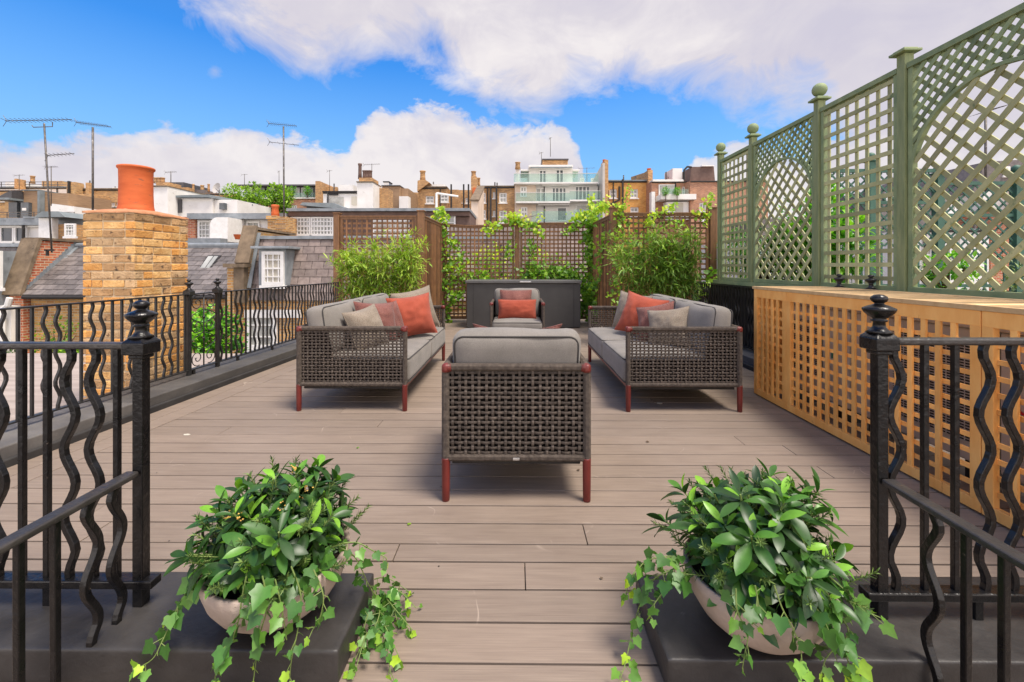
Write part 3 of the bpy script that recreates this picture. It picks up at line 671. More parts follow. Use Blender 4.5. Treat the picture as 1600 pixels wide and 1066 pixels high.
# second, blue-green trellis on the neighbouring roof beyond
t = thing('garden_trellis', 'darker blue green trellis seen through the weathered trellis on the next roof', 'trellis', (5.5, 6.2, .4))
Y2 = 6.2
for xp in (4.25, 5.05, 6.0, 7.1, 8.3):
    m = M(); m.box(xp - .05, xp + .05, Y2 - .05, Y2 + .05, .3, 2.68 - (0.18 if xp > 5.5 else 0)); p = m.build('post', 'bluegreen', t, bevel=.004)
    if xp < 8:
        zt = 2.68 - (0.18 if xp > 5.5 else 0)
        m = M(); m.box(xp - .07, xp + .07, Y2 - .07, Y2 + .07, zt, zt + .025); m.lathe([(.025, zt + .025)] + [(.055 * math.sin(a_), zt + .08 - .055 * math.cos(a_)) for a_ in [math.pi * (.15 + .85 * i / 10) for i in range(11)]], (xp, Y2, 0), 16); m.build('ball_finial', 'bluegreen', p, smooth=True)
def bg_panel(x0, x1, zt):
    m = M(); m.box(x0, x1, Y2 - .02, Y2 + .02, zt - .05, zt); m.box(x0, x1, Y2 - .02, Y2 + .02, zt - .50, zt - .455); m.box(x0, x1, Y2 - .02, Y2 + .02, .9, .945)
    for (za, zb) in ((zt - .46, zt - .05), (zt - 1.1, zt - .5), (.5, .9)):
        for sgn in (-1, 1):
            for a, b in diag_runs(x0, x1, za, zb, .095, sgn, lambda y, z: True):
                m.bar((a[0], Y2 + .006 * sgn, a[1]), (b[0], Y2 + .006 * sgn, b[1]), .01, .024, ref=(-(b[1] - a[1]), 0, b[0] - a[0]))
    x = x0 + .1
    while x < x1:
        m.box(x - .012, x + .012, Y2 - .008, Y2 + .008, .94, zt - 1.08); x += .26
    m.build('lattice_panel', 'bluegreen', t)
bg_panel(4.30, 5.0, 2.58); bg_panel(5.10, 5.95, 2.58); bg_panel(6.05, 7.05, 2.40); bg_panel(7.15, 8.25, 2.40)

# ================================================================== PINE SCREEN ROUND THE AIR UNITS
XB = 2.24
t = thing('lattice_screen', 'new pine lattice screen boxing in the air units on the right', 'screen', (2.55, 2.5, 0))
def pine_panel(y0, y1):
    m = M(); z0, z1 = .012, .985; w = .05; a, b = XB - .006, XB + .026
    m.box(a, b, y0, y1, z0, z0 + .055, .5); m.box(a, b, y0, y1, z1 - .075, z1, .6)
    m.box(a, b, y0, y0 + w, z0 + .055, z1 - .075, .4); m.box(a, b, y1 - w, y1, z0 + .055, z1 - .075, .4)
    fr = m.build('panel_frame', 'pine', t, bevel=.002)
    m = M(); n = max(2, round((y1 - y0 - 2 * w) / .083)); st = (y1 - y0 - 2 * w) / n
    for i in range(1, n): yy = y0 + w + i * st; m.box(XB - .004, XB + .009, yy - .0142, yy + .0142, z0 + .05, z1 - .07, rnd())
    zz = z0 + .055 + .062
    while zz < z1 - .1: m.box(XB + .0125, XB + .024, y0 + w - .01, y1 - w + .01, zz - .0118, zz + .0118, rnd() * .8); zz += .0775
    m.build('lattice', 'pine', fr)
pine_panel(3.60, 4.08); pine_panel(2.10, 3.595); pine_panel(.60, 2.095)
m = M(); m.box(XB + .03, XB + .66, 4.05, 4.078, .012, .985); m.build('end_board', 'pine', t)
m = M(); m.box(XB - .012, XB + .022, .58, 4.10, .9852, 1.012, .4); m.box(XB + .60, XB + .655, .58, 4.10, .9852, 1.010, .6); m.box(XB + .023, XB + .599, 4.03, 4.10, .9852, 1.011, .5); m.build('top_frame', 'pine_top', t, bevel=.003)
m = M(); yy = .64
while yy < 3.98: m.box(XB + .024, XB + .598, yy, yy + .068, .992, 1.006, rnd()); yy += .104
m.build('top_slats', 'pine_top', t, bevel=.002)
def air_unit(y0, y1, lab, grille, marks):
    t = thing('air_unit', lab, 'air conditioner', (2.7, (y0 + y1) / 2, 0.0))
    m = M(); m.box(2.48, 2.80, y0, y1, .13, .86); m.build('casing', 'acbody', t, bevel=.012)
    m = M(); m.box(2.465, 2.815, y0 - .01, y1 + .01, .862, .90); m.build('lid', 'acbody', t, bevel=.008)
    for yy in (y0 + .12, y1 - .12):
        m = M(); m.box(2.50, 2.79, yy - .03, yy + .03, 0.001, .129); m.build('foot', 'acfin', t)
    if grille:
        a, b, c, d = grille; m = M(); m.box(2.474, 2.4795, a, b, c, d); gr = m.build('grille', 'acfin', t)
        m = M(); z = c
        while z < d + .001: m.box(2.466, 2.4735, a, b, z - .0022, z + .0022); z += .0155
        yy = a
        while yy < b + .001: m.box(2.463, 2.4658, yy - .002, yy + .002, c, d); yy += .034
        m.build('grille_bars', 'acbody', gr)
    for kind, yy, zz in marks:
        if kind == 'U':
            m = M(); n = 14; R0, R1 = .018, .031
            def q(a, r): return (yy + (r * math.cos(a)), zz + r * math.sin(a))
            path = [(yy - .0245, zz + .06)] + [(yy + .0245 * math.cos(math.pi + math.pi * i / n), zz + .0245 * math.sin(math.pi + math.pi * i / n)) for i in range(n + 1)] + [(yy + .0245, zz + .06)]
            m.tube([(2.4775, -(p[0] - yy) + yy, p[1]) for p in path], .0065, 6, ref=(1, 0, 0)); m.build('logo', 'redmark', t)
        elif kind == 'g': m = M(); m.box(2.477, 2.4795, yy - .03, yy + .03, zz - .02, zz + .02); m.build('sticker', 'greenmark', t)
        elif kind == 'b':
            m = M(); m.box(2.477, 2.4795, yy - .03, yy + .03, zz - .006, zz + .004)
            m.tube([(2.478, yy + .03 - .06 * i / 12, zz + .03 + .008 * math.sin(i * 1.6)) for i in range(13)], .003, 5); m.build('sticker', 'bluemark', t)
air_unit(1.22, 2.24, 'grey air unit with red letter, nearest behind the pine screen', None, (('U', 2.13, .50), ('b', 2.14, .69)))
air_unit(2.28, 3.18, 'grey air unit with black bar grille, middle of three behind the screen', (2.33, 2.86, .24, .80), ())
air_unit(3.24, 3.98, 'grey air unit with green sticker, farthest behind the pine screen', (3.52, 3.95, .30, .74), (('g', 3.39, .50),))

# ================================================================== BROWN TRELLIS (rear)
t = thing('timber_trellis', 'brown stained square lattice trellis closing the far end of the terrace', 'trellis', (0, 8.3, 0))
YF, YK = 7.45, 9.25
def tpost(x, y, zt, w=.10):
    m = M(); m.box(x - w / 2, x + w / 2, y - w / 2, y + w / 2, 0.0, zt); p = m.build('post', 'brown_wood', t, bevel=.005)
    m = M(); m.box(x - w / 2 - .012, x + w / 2 + .012, y - w / 2 - .012, y + w / 2 + .012, zt + .001, zt + .02); m.build('post_cap', 'brown_wood', p, bevel=.004)
def tpanel(a, b, zt, z0=.12, sag=0.0, pitch=.088, ret=False):
    """square lattice between two ground points a and b (x, y)"""
    A, B = V((a[0], a[1], 0)), V((b[0], b[1], 0)); L = (B - A).length; d = (B - A).normalized(); nrm = V((d.y, -d.x, 0))
    rot = Matrix((d, nrm, V((0, 0, 1)))).transposed()
    P = lambda s, z, off=0: A + d * s + nrm * off + V((0, 0, z))
    top = lambda s: zt - sag * math.sin(math.pi * s / L)
    m = M()
    for s in (.022, L - .022): m.obox(P(s, (z0 + zt - .05) / 2), (.044, .044, zt - .05 - z0), rot, rnd())
    n = 10
    for i in range(n):
        s0, s1 = L * i / n, L * (i + 1) / n
        m.bar(P(s0, top(s0) - .03), P(s1, top(s1) - .03), .046, .05, t=.4); m.bar(P(s0, top(s0)), P(s1, top(s1)), .07, .018, t=.6)
    m.obox(P(L / 2, z0 - .02), (L - .002, .045, .06), rot, .3)
    fr = m.build('panel_frame', 'brown_wood', t)
    m = M(); s = .044 + pitch * .7
    while s < L - .06: m.obox(P(s, (z0 + top(s) - .05) / 2, .006 if ret != 2 else -.006), (.028, .010 if not ret else .026, top(s) - .05 - z0), rot, rnd() if not ret else random.choice((0, .3, .7, 1.0))); s += pitch  # return strips toned apart to stand in for edges catching light
    z = z0 + .06
    while z < zt - .06 - sag: m.obox(P(L / 2, z, -.006 if not ret else (-.014 if ret == 1 else .014)), (L - .05, .010, .032), rot, rnd() if not ret else ru(0, .3)); z += pitch * (1 if not ret else 1.6)
    m.build('lattice', 'brown_wood', fr)
xl0, xl1, xr0, xr1 = pX(527, YF), pX(658, YF), pX(958, YF), pX(1113, YF)
xm = pX(808, YK); ml0, mr1 = -1.57, 1.63
tpost(xl0, YF, 2.10); tpost(xl1, YF, 2.14, .11); tpost(xr0, YF, 2.19, .11); tpost(xr1, YF, 2.19, .11)
tpost(ml0, YK, 2.1, .09); tpost(xm, YK, 2.19, .11); tpost(mr1, YK, 2.15, .09)
tpanel((xl0 + .06, YF), (xl1 - .065, YF), 2.06); tpanel((xr0 + .065, YF), (xr1 - .065, YF), 2.11)
tpanel((xl1, YF + .07), (ml0, YK - .06), 2.08, sag=.0, pitch=.085, ret=1); tpanel((xr0, YF + .07), (mr1, YK - .06), 2.09, pitch=.085, ret=2)
tpanel((ml0 + .055, YK), (xm - .065, YK), 2.10, sag=.04); tpanel((xm + .065, YK), (mr1 - .055, YK), 2.12)

# ================================================================== STORAGE CHEST
CX0, CX1, CY0, CY1 = pX(729, 8.36), pX(907, 8.36), 8.36, 9.06
t = thing('storage_chest', 'long anthracite storage chest in front of the brown trellis', 'storage chest', ((CX0 + CX1) / 2, 8.7, 0))
m = M(); m.box(CX0, CX1, CY0, CY1, .012, .862); m.build('body', 'chest', t, bevel=.008)
for x in (CX0 + .13, CX1 - .13):
    m = M(); m.box(x - .003, x + .003, CY0 - .004, CY0 - .0005, .02, .86); m.build('panel_joint', 'dark', t)
m = M(); m.box(CX0 - .025, CX1 + .025, CY0 - .03, CY1 + .01, .866, .925); l = m.build('lid', 'chest_lid', t, bevel=.012)
xh = pX(821, 8.33); m = M(); m.box(xh - .11, xh + .11, CY0 - .046, CY0 - .0305, .885, .912); m.build('handle', 'steel', l, bevel=.004)

# ================================================================== WOVEN SOFAS AND ARMCHAIRS
def ribbed(mb, p0, p1, r, pitch=.0065, n=8, ref=(0, 0, 1), sx=1.0, sy=1.0, t=None):
    p0, p1 = V(p0), V(p1); L = (p1 - p0).length; k = max(2, int(L / pitch)); pts = []; rs = []
    for i in range(k):
        for u, q in ((.0, .90), (.5, 1.0)):
            pts.append(p0.lerp(p1, (i + u) / k)); rs.append(r * q * ru(.985, 1.015))
    pts.append(p1); rs.append(r * .9)
    mb.tube(pts, rs, n, .5 if t is None else t, ref=ref, sx=sx, sy=sy, rot=math.pi / n)
def weave(name, par, A, B, z0, z1, nrm, label=None):
    """open strap weave between ground points A and B with rope-wrapped borders"""
    A, B = V(A), V(B); d = (B - A).normalized(); L = (B - A).length; nrm = V(nrm)
    P = lambda s, z, o=0: A + d * s + nrm * o + V((0, 0, z))
    m = M(); e = .040
    sp, zp = .0335, .0258
    ns = max(3, round((L - 2 * e) / sp)); sp = (L - 2 * e) / ns
    nz_ = max(3, round((z1 - z0 - .062) / zp)); zp = (z1 - z0 - .062) / nz_
    za = z0 + .028; ss = [e + sp * (i + .5) for i in range(ns)]; zs = [za + zp * (j + .5) for j in range(nz_)]
    am = .0046
    def pad(f, n_): return f
    for j, z in enumerate(zs):
        pts = [P(e * .5, z)]
        off = ru(-.0018, .0018); tt = ru(.2, .8)
        for i, s in enumerate(ss):
            sg = 1 if (i + j) % 2 else -1
            pts += [P(s - sp * .22, z + off, am * sg), P(s + sp * .22, z + off, am * sg)]
        pts.append(P(L - e * .5, z)); m.tube(pts, .0074, 6, tt, ref=nrm, sx=.40, sy=1.0)
    for i, s in enumerate(ss):
        pts = [P(s, z0 + .012)]
        off = ru(-.003, .003); tt = ru(.2, .8)
        for j, z in enumerate(zs):
            sg = -1 if (i + j) % 2 else 1
            pts += [P(s + off, z - zp * .2, am * sg), P(s + off, z + zp * .2, am * sg)]
        pts.append(P(s, z1 - .02)); m.tube(pts, .0078, 6, tt, ref=nrm, sx=.40, sy=1.0)
    ribbed(m, P(.034, z1 - .019), P(L - .034, z1 - .019), .0225, ref=nrm, sx=.92, sy=.95)
    ribbed(m, P(.030, z0 + .016), P(L - .030, z0 + .016), .0185, ref=nrm, sx=.9, sy=1.05)
    for s in (.021, L - .021): ribbed(m, P(s, z0 + .002), P(s, z1 - .036), .0215, ref=nrm, sx=.95, sy=1.0)
    return m.build(name, 'rope', par)
def piping(mb, h, r, zsgn, m_=None, rad=.0055):
    pts = []; k = .66 * r; ix, iy = h[0] - r, h[1] - r
    for cx_, cy_, a0 in ((ix, iy, 0), (-ix, iy, 90), (-ix, -iy, 180), (ix, -iy, 270)):
        for i in range(7):
            a = R(a0 + 15 * i); pts.append(V((cx_ + (k + .004) * math.cos(a), cy_ + (k + .004) * math.sin(a), zsgn * (h[2] - r + .74 * r + .003))))
    # straight runs need intermediate points to follow a soft edge
    out = []
    for i, p in enumerate(pts):
        q = pts[(i + 1) % len(pts)]; n_ = max(1, int((q - p).length / .12))
        for s in range(n_): out.append(p.lerp(q, s / n_))
    mb.tube([m_ @ p if m_ else p for p in out], rad, 6, closed=True)
def mat4(loc, rx=0, ry=0, rz=0):
    return Matrix.Translation(V(loc)) @ Matrix.Rotation(R(rz), 4, 'Z') @ Matrix.Rotation(R(ry), 4, 'Y') @ Matrix.Rotation(R(rx), 4, 'X')
def make_seat(name, label, cat, W, D, n, loc, rotz, group=None):
    t = thing(name, label, cat, loc, group, local=True, rotz=R(rotz))
    x0, x1, y0, y1 = -W / 2, W / 2, -D / 2, D / 2
    zb, zt = .205, .702
    for cx_ in (x0 + .022, x1 - .022):
        for cy_ in (y0 + .022, y1 - .022):
            m = M(); m.lathe([(.0175, 0), (.0195, .004), (.0205, .08), (.0215, .215), (.0215, .22)], (cx_, cy_, 0), 16); lg = m.build('leg', 'rust', t, smooth=True)
            m = M()
            ins = V((-1 if cx_ > 0 else 1, 0, 0)); iny = V((0, -1 if cy_ > 0 else 1, 0)); c = V((cx_, cy_, zt - .0205))
            m.tube([c + ins * .030, c + ins * .006, c, c + iny * .006, c + iny * .030], [.0205, .021, .0215, .021, .0205], 12, ref=(0, 0, 1))
            m.lathe([(.0215, -.022), (.0215, -.01), (.0215, 0.004), (.0195, .013), (.013, .0185), (0, .0205)], c, 16)
            m.build('corner_cap', 'rust', t, smooth=True)
    weave('back_panel', t, (x0, y0 + .022, 0), (x1, y0 + .022, 0), zb, zt, (0, -1, 0))
    for sx_ in (x0 + .022, x1 - .022):
        weave('side_panel', t, (sx_, y0 + .006, 0), (sx_, y1, 0), zb, zt, (1 if sx_ > 0 else -1, 0, 0))
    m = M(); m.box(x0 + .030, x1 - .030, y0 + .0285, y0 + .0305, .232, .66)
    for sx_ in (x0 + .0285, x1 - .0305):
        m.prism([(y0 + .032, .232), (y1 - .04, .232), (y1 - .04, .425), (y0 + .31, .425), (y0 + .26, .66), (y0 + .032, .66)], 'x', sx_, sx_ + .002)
    m.build('shade_sheet', 'shade_sheet', t)  # added black sheet standing in for the shade seen through the weave
    m = M(); m.box(x0 + .05, x1 - .05, y0 + .05, y1 - .03, .175, .222)
    m.box(x0 + .045, x1 - .045, y1 - .045, y1 - .012, .19, .225)
    m.build('seat_base', 'dark', t, bevel=.004)
    m = M(); m.bar((x0 + .04, y1 - .016, .212), (x1 - .04, y1 - .016, .212), .018, .03); m.build('front_rail', 'rust', t, bevel=.004)
    cw = (W - .066) / n
    for i in range(n):
        xc = x0 + .033 + cw * (i + .5); h = (cw / 2 - .002, (D - .03) / 2, .103); mm = mat4((xc, .027, .225 + .103))
        m = M(); rbox(m, h, .042, (0, .034), mm, seed=i * 3 + W); c = m.build('seat_cushion', 'greyfab', t, smooth=True)
        m = M(); piping(m, h, .042, 1, mm); piping(m, h, .042, -1, mm); m.build('piping', 'piping', c, smooth=True)
        hb = (cw / 2 - .008, .218, .084); mm = mat4((xc, y0 + .155, .435 + .208), rx=90 + 8)
        # cushion local y -> up, local z -> back/front
        m = M(); rbox(m, hb, .066, (.05, .012), mm, seed=i * 7 + 2 + W, wr=.011); c = m.build('back_cushion', 'greyfab', t, smooth=True)
        m = M(); piping(m, hb, .066, 1, mm); piping(m, hb, .066, -1, mm); m.build('piping', 'piping', c, smooth=True)
    m = M(); m.obox((.0, y0 - .0045, zb + .019), (.034, .003, .013)); m.build('badge', 'steel', t, bevel=.004)
    return t
make_seat('armchair', 'woven rope armchair seen from behind in the middle of the deck', 'armchair', .765, .82, 1, (.002, 2.192 + .41, 0), 0, 'woven rope armchairs')
make_seat('armchair', 'woven rope armchair facing out in front of the anthracite chest', 'armchair', .765, .82, 1, (.02, 5.92 + .41, 0), 180, 'woven rope armchairs')
make_seat('sofa', 'two seat woven rope sofa on the railing side of the deck', 'sofa', 1.96, .925, 2, (-1.36, 4.535, 0), -90, 'woven rope sofas')
make_seat('sofa', 'two seat woven rope sofa on the pine screen side of the deck', 'sofa', 1.90, .960, 2, (1.385, 4.505, 0), 90, 'woven rope sofas')

def pillow(label, matn, hx, hy, th, mm, seed=0, pinch=.11):
    m = M(); n = 22
    def grid(sg):
        idx = []
        for j in range(n + 1):
            for i in range(n + 1):
                u, v = -1 + 2 * i / n, -1 + 2 * j / n
                x = hx * u * (1 - pinch * (1 - v * v)); y = hy * v * (1 - pinch * (1 - u * u))
                e = max(0, (1 - u * u) * (1 - v * v)) ** .5 * 1.35
                w = noise.noise(V((u * 1.7 + seed, v * 1.7, sg * 3.1 + seed))) * .16 + noise.noise(V((u * 4 + seed, v * 4 + seed, sg))) * .09
                cr = 0.06 * math.sin(6 * math.atan2(v, u) + seed) * (u * u + v * v) * .5
                idx.append(V((x, y, sg * (th * e * (1 + w + cr) + .003))))
        return idx
    for sg in (1, -1):
        vs = [mm @ p for p in grid(sg)]
        fs = [(j * (n + 1) + i, j * (n + 1) + i + 1, (j + 1) * (n + 1) + i + 1, (j + 1) * (n + 1) + i) for j in range(n) for i in range(n)]
        m.add(vs, fs if sg > 0 else [f[::-1] for f in fs])
    # seam
    per = [(i, 0) for i in range(n)] + [(n, j) for j in range(n)] + [(n - i, n) for i in range(n)] + [(0, n - j) for j in range(n)]
    g0 = grid(1); pts = [mm @ V((g0[j * (n + 1) + i].x, g0[j * (n + 1) + i].y, 0)) for i, j in per]
    m.tube(pts, .0045, 6, closed=True)
    o = m.build('cushion', matn, None, smooth=True); tag(o, label, 'cushion', 'scatter cushions'); return o
# local pillow: x across, y up, z = thickness; rx=90-lean stands it up facing -Y before rz
def stand(loc, yaw, lean=16, roll=0):
    return Matrix.Translation(V(loc)) @ Matrix.Rotation(R(yaw), 4, 'Z') @ Matrix.Rotation(R(90 - lean), 4, 'X') @ Matrix.Rotation(R(roll), 4, 'Z')
# left sofa (faces +X); yaw 90 means facing +X
pillow('small beige cushion nearest the woven arm of the left sofa', 'beige', .20, .20, .085, stand((-1.38, 3.98, .625), 62, 20, 8), 1)
pillow('mauve flecked cushion tucked behind the small beige one on left sofa', 'mauve', .215, .215, .085, stand((-1.36, 4.22, .645), 48, 20, -4), 2)
pillow('second mauve cushion leaning on the orange cushion of left sofa', 'mauve', .18, .19, .08, stand((-1.30, 4.38, .64), 55, 18, 6), 3)
pillow('orange cushion in the middle of the left sofa pile', 'orange', .24, .23, .10, stand((-1.12, 4.66, .665), 30, 20, 6), 4)
pillow('large beige cushion standing by the far arm of left sofa', 'beige', .25, .25, .085, stand((-1.16, 5.02, .69), 38, 14, 10), 5)
# right sofa (faces -X)
pillow('beige cushion standing at the far end of the right sofa', 'beige', .225, .225, .085, stand((1.36, 5.08, .665), -50, 14, -6), 6)
pillow('orange cushion in the middle of the right sofa pile', 'orange', .235, .235, .10, stand((1.36, 4.70, .665), -36, 22, -12), 7)
pillow('mauve cushion between the orange and beige cushions of right sofa', 'mauve', .20, .20, .08, stand((1.40, 4.34, .63), -44, 22, 14), 8)
pillow('beige cushion nearest the woven arm of the right sofa', 'beige', .20, .19, .085, stand((1.44, 4.10, .62), -40, 22, 10), 9)
# far chair (faces -Y)
pillow('orange oblong cushion on the far armchair', 'orange', .275, .145, .075, stand((.02, 6.24, .575), 0, 16, 0), 10, .05)
pillow('mauve flecked oblong cushion behind the orange one on far armchair', 'mauve', .235, .19, .07, stand((.0, 6.40, .66), 0, 14, 0), 11, .05)
# near chair: cushion behind its back cushion, only corners show
pillow('mauve cushion peeping over the back of the near armchair', 'mauve', .265, .19, .075, stand((.01, 2.63, .672), 180, 16, 0), 12, .24)
# ================================================================== CHIMNEY beside the railing
def chimney():
    Y1 = 3.92; c0 = V((pX(210, Y1), Y1, 0)); ang = R(-3.5)
    t = thing('brick_chimney', 'tall yellow brick chimney with one terracotta pot beside the left railing', 'chimney', (c0.x, c0.y, -.5))
    W, Dp = .475, .60; zt = 1.70
    dx = V((-math.cos(ang), -math.sin(ang), 0)); dy = V((-math.sin(ang), math.cos(ang), 0))
    dx = V((-1, 0.0, 0)); dy = V((SL, 1, 0)).normalized()
    P = lambda a, b, z: c0 + dx * a + dy * b + V((0, 0, z))
    m = M(); e = .010
    core = [P(e, e, 0), P(W - e, e, 0), P(W - e, Dp - e, 0), P(e, Dp - e, 0)]
    m.prism([(p.x, p.y) for p in core], 'z', -.6, zt - .004, .5, 0)
    bh, mo = .0765, .014; z = -.6; row = 0
    while z + bh < zt + .02:
        z1 = z + bh - mo
        for face, L in ((0, W), (1, Dp), (2, W), (3, Dp)):
            s = 0; first = True
            bl, hd = .205, .10
            seq = []
            if (row + face) % 2: seq.append(hd)
            while s < L + .3: seq.append(bl if rnd() > .12 else hd); s += bl
            s = 0
            for q in seq:
                a, b = s, min(s + q - mo, L)
                if L - b < .05: b = L
                if b - a > .035:
                    jit = ru(-.003, .003); zz0, zz1 = z + ru(-.002, .002), z1 + ru(-.003, .003)
                    def Q(s_, d_, z_):
                        return {0: P(s_, d_, z_), 1: P(d_, s_, z_), 2: P(s_, Dp - d_, z_), 3: P(W - d_, s_, z_)}[face]
                    vs = [Q(x + ru(-.0025, .0025), d_, q_) for q_ in (zz0, zz1) for d_ in (-jit, .03) for x in (a, b)]
                    r_ = rnd(); mi = 1 if r_ < .45 else (2 if r_ < .75 else 3)
                    if z > zt - .14 or rnd() < (.30 if face == 0 else .06): mi = 4  # sooty top courses; dark bricks also set more often in the front face
                    m.add(vs, [(0, 2, 3, 1), (4, 5, 7, 6), (0, 1, 5, 4), (2, 6, 7, 3), (0, 4, 6, 2), (1, 3, 7, 5)], rnd(), mi)
                s += q
                if s >= L: break
        z += bh; row += 1
    m.build('brick_stack', ['mortar', 'chbrick', 'chbrick_o', 'chbrick_g', 'chbrick_s'], t, bevel=.004, seg=1, fix=True)
    # sloping mortar flaunching
    pc = P(W * .62, Dp * .55, 0); n = 40; m = M(); rings = []
    out = [P(-.004, -.004, 0), P(W + .004, -.004, 0), P(W + .004, Dp + .004, 0), P(-.004, Dp + .004, 0)]
    for k, (f, h) in enumerate(((0, -.012), (0, .004), (.35, .022), (.7, .038), (1.0, .045))):
        ring = []
        for i in range(n):
            a = 2 * math.pi * i / n; q = i / n * 4; j = int(q) % 4; e_ = out[j].lerp(out[(j + 1) % 4], q - int(q))
            th = math.atan2(e_.y - pc.y, e_.x - pc.x); c_ = V((pc.x + .165 * math.cos(th), pc.y + .17 * math.sin(th), 0))
            p = e_.lerp(c_, f); hh = zt + h + (noise.noise(V((i * .5, k, 3))) * .008)
            ring.append(V((p.x, p.y, hh)))
        rings.append(ring)
    vs = [p for r_ in rings for p in r_]; fs = [(k * n + i, k * n + (i + 1) % n, (k + 1) * n + (i + 1) % n, (k + 1) * n + i) for k in range(len(rings) - 1) for i in range(n)]
    fs.append(tuple((len(rings) - 1) * n + i for i in range(n))); m.add(vs, fs); m.build('mortar_cap', 'flaunch', t, smooth=True, fix=True)
    pr = [(.166, zt - .01), (.164, zt + .05), (.160, zt + .075), (.158, zt + .08), (.155, zt + .10), (.151, zt + .20), (.150, zt + .32), (.152, zt + .42), (.158, zt + .432), (.166, zt + .437), (.169, zt + .447), (.166, zt + .457), (.155, zt + .461), (.146, zt + .455), (.140, zt + .40), (.138, zt + .2)]
    pr = [(r_ * .885, z_ + (.02 if z_ > zt + .3 else 0)) for r_, z_ in pr]
    m = M(); m.lathe(pr, (pc.x, pc.y, 0), 40); m.build('chimney_pot', 'terracotta', t, smooth=True)
chimney()
# ================================================================== NEIGHBOURING ROOFS AND HOUSES (left)
mb = M(); mb.prism([(ledge(.2) - .52, .2), (ledge(6.7) - .52, 6.7), (-16, 6.7), (-16, .2)], 'z', -.45, -.16)
tag(mb.build('flat_roof', 'flatroof', fix=True), 'grey boarded flat roof below the left railing', kind='structure')
mb = M(); mb.box(-160, 160, -60, 400, -9.4, -9.0); tag(mb.build('ground', 'ground'), 'courtyards and street far below', kind='structure')

def part(name, mat, parent, fn, **k):
    m = M(); fn(m); return m.build(name, mat, parent, **k)
def window(par, px0, py0, px1, py1, Y, nx=2, ny=2, frame='whitewood', glass='glass', fw=.07, mw=.03, name='window', sill=True, off=0.0):
    """window proud of a wall that faces the camera at depth Y"""
    a, b = pX(px0, Y), pX(px1, Y); z1, z0 = pZ(py0, Y), pZ(py1, Y)
    w_ = Y; Y = Y + off - .002; m = M(); yo = Y - .07
    m.box(a, b, yo, Y - .001, z1 - fw, z1); m.box(a, b, yo, Y - .001, z0, z0 + fw); m.box(a, a + fw, yo, Y - .001, z0 + fw, z1 - fw); m.box(b - fw, b, yo, Y - .001, z0 + fw, z1 - fw)
    for i in range(1, nx): x = a + (b - a) * i / nx; m.box(x - mw / 2, x + mw / 2, Y - .05, Y - .021, z0 + fw, z1 - fw)
    for j in range(1, ny):
        z = z0 + (z1 - z0) * j / ny; w = mw * (1.6 if ny == 2 or (ny == 4 and j == 2) else 1); m.box(a + fw, b - fw, Y - .055, Y - .0205, z - w / 2, z + w / 2)
    if sill: m.box(a - .06, b + .06, w_ - .08, w_ - .003, z0 - .09, z0 - .003)
    w = m.build(name, frame, par)
    m = M(); m.box(a + fw * .5, b - fw * .5, Y - .02, Y - .002, z0 + fw * .5, z1 - fw * .5); m.build('pane', glass, w)
    return w
def slates(mb, A, B, C, rowh=.2, sw=.28, th=.012, t0=0, t1=1):
    """courses of slates over the parallelogram A->B (eaves), A->C (up the slope)"""
    A, B, C = V(A), V(B), V(C); u = (B - A); v = (C - A); L = u.length; S = v.length; u.normalize(); v.normalize(); n = u.cross(v).normalized()
    if n.y > 0: n = -n
    k = int(S / rowh) + 1
    for j in range(k):
        s = -(j % 2) * sw / 2 - ru(0, .03)
        while s < L:
            a, b = max(0, s), min(L, s + sw - .012); w0, w1 = j * rowh, min(S, (j + 1) * rowh + .05)
            if b - a > .02 and w1 > w0:
                jz = ru(0, .003)
                p = lambda x, w, o: A + u * x + v * w + n * o
                vs = [p(a, w0, .004), p(b, w0, .004), p(b, w1, -.004), p(a, w1, -.004), p(a, w0 + ru(-.004, .004), th + .004 + jz), p(b, w0 + ru(-.004, .004), th + .004 + jz), p(b, w1, .002), p(a, w1, .002)]
                mb.add(vs, [(0, 1, 5, 4), (4, 5, 6, 7), (1, 2, 6, 5), (3, 0, 4, 7)], ru(t0, t1))
            s += sw
# ---- slate roofed house behind the chimney
YA, YR = 12.0, 13.4; zE, zR = pZ(461, YA), pZ(386, YR)
xa, xb = -13.72, -7.72
t = thing('slate_roofed_house', 'yellow brick house with shallow slate roof and skylight behind the chimney', 'house', (xa, YA, -9))
part('wall', 'yellowbrick', t, lambda m: m.box(xa, xb, YA + .12, 18.0, -9, zE - .05))
def f(m):
    m.prism([(YA - .1, zE - .04), (YR, zR - .03), (YR + .35, zR - .03), (18, zE - .04)], 'x', xa, xb, .3, 1)
    slates(m, (xa, YA - .12, zE), (xb, YA - .12, zE), (xa, YR, zR), .2, .3)
rf = part('roof', ['slate', 'dark'], t, f, fix=False)
part('ridge_cap', 'leadroof', rf, lambda m: (m.box(xa, xb, YR - .05, YR + .42, zR - .02, zR + .06), m.tube([(xa, YR, zR + .06), (xb, YR, zR + .06)], .07, 10)), smooth=False)
part('gutter', 'dark', t, lambda m: m.tube([(xa + .1, YA - .16, zE - .06), (xb, YA - .16, zE - .06)], .055, 8))
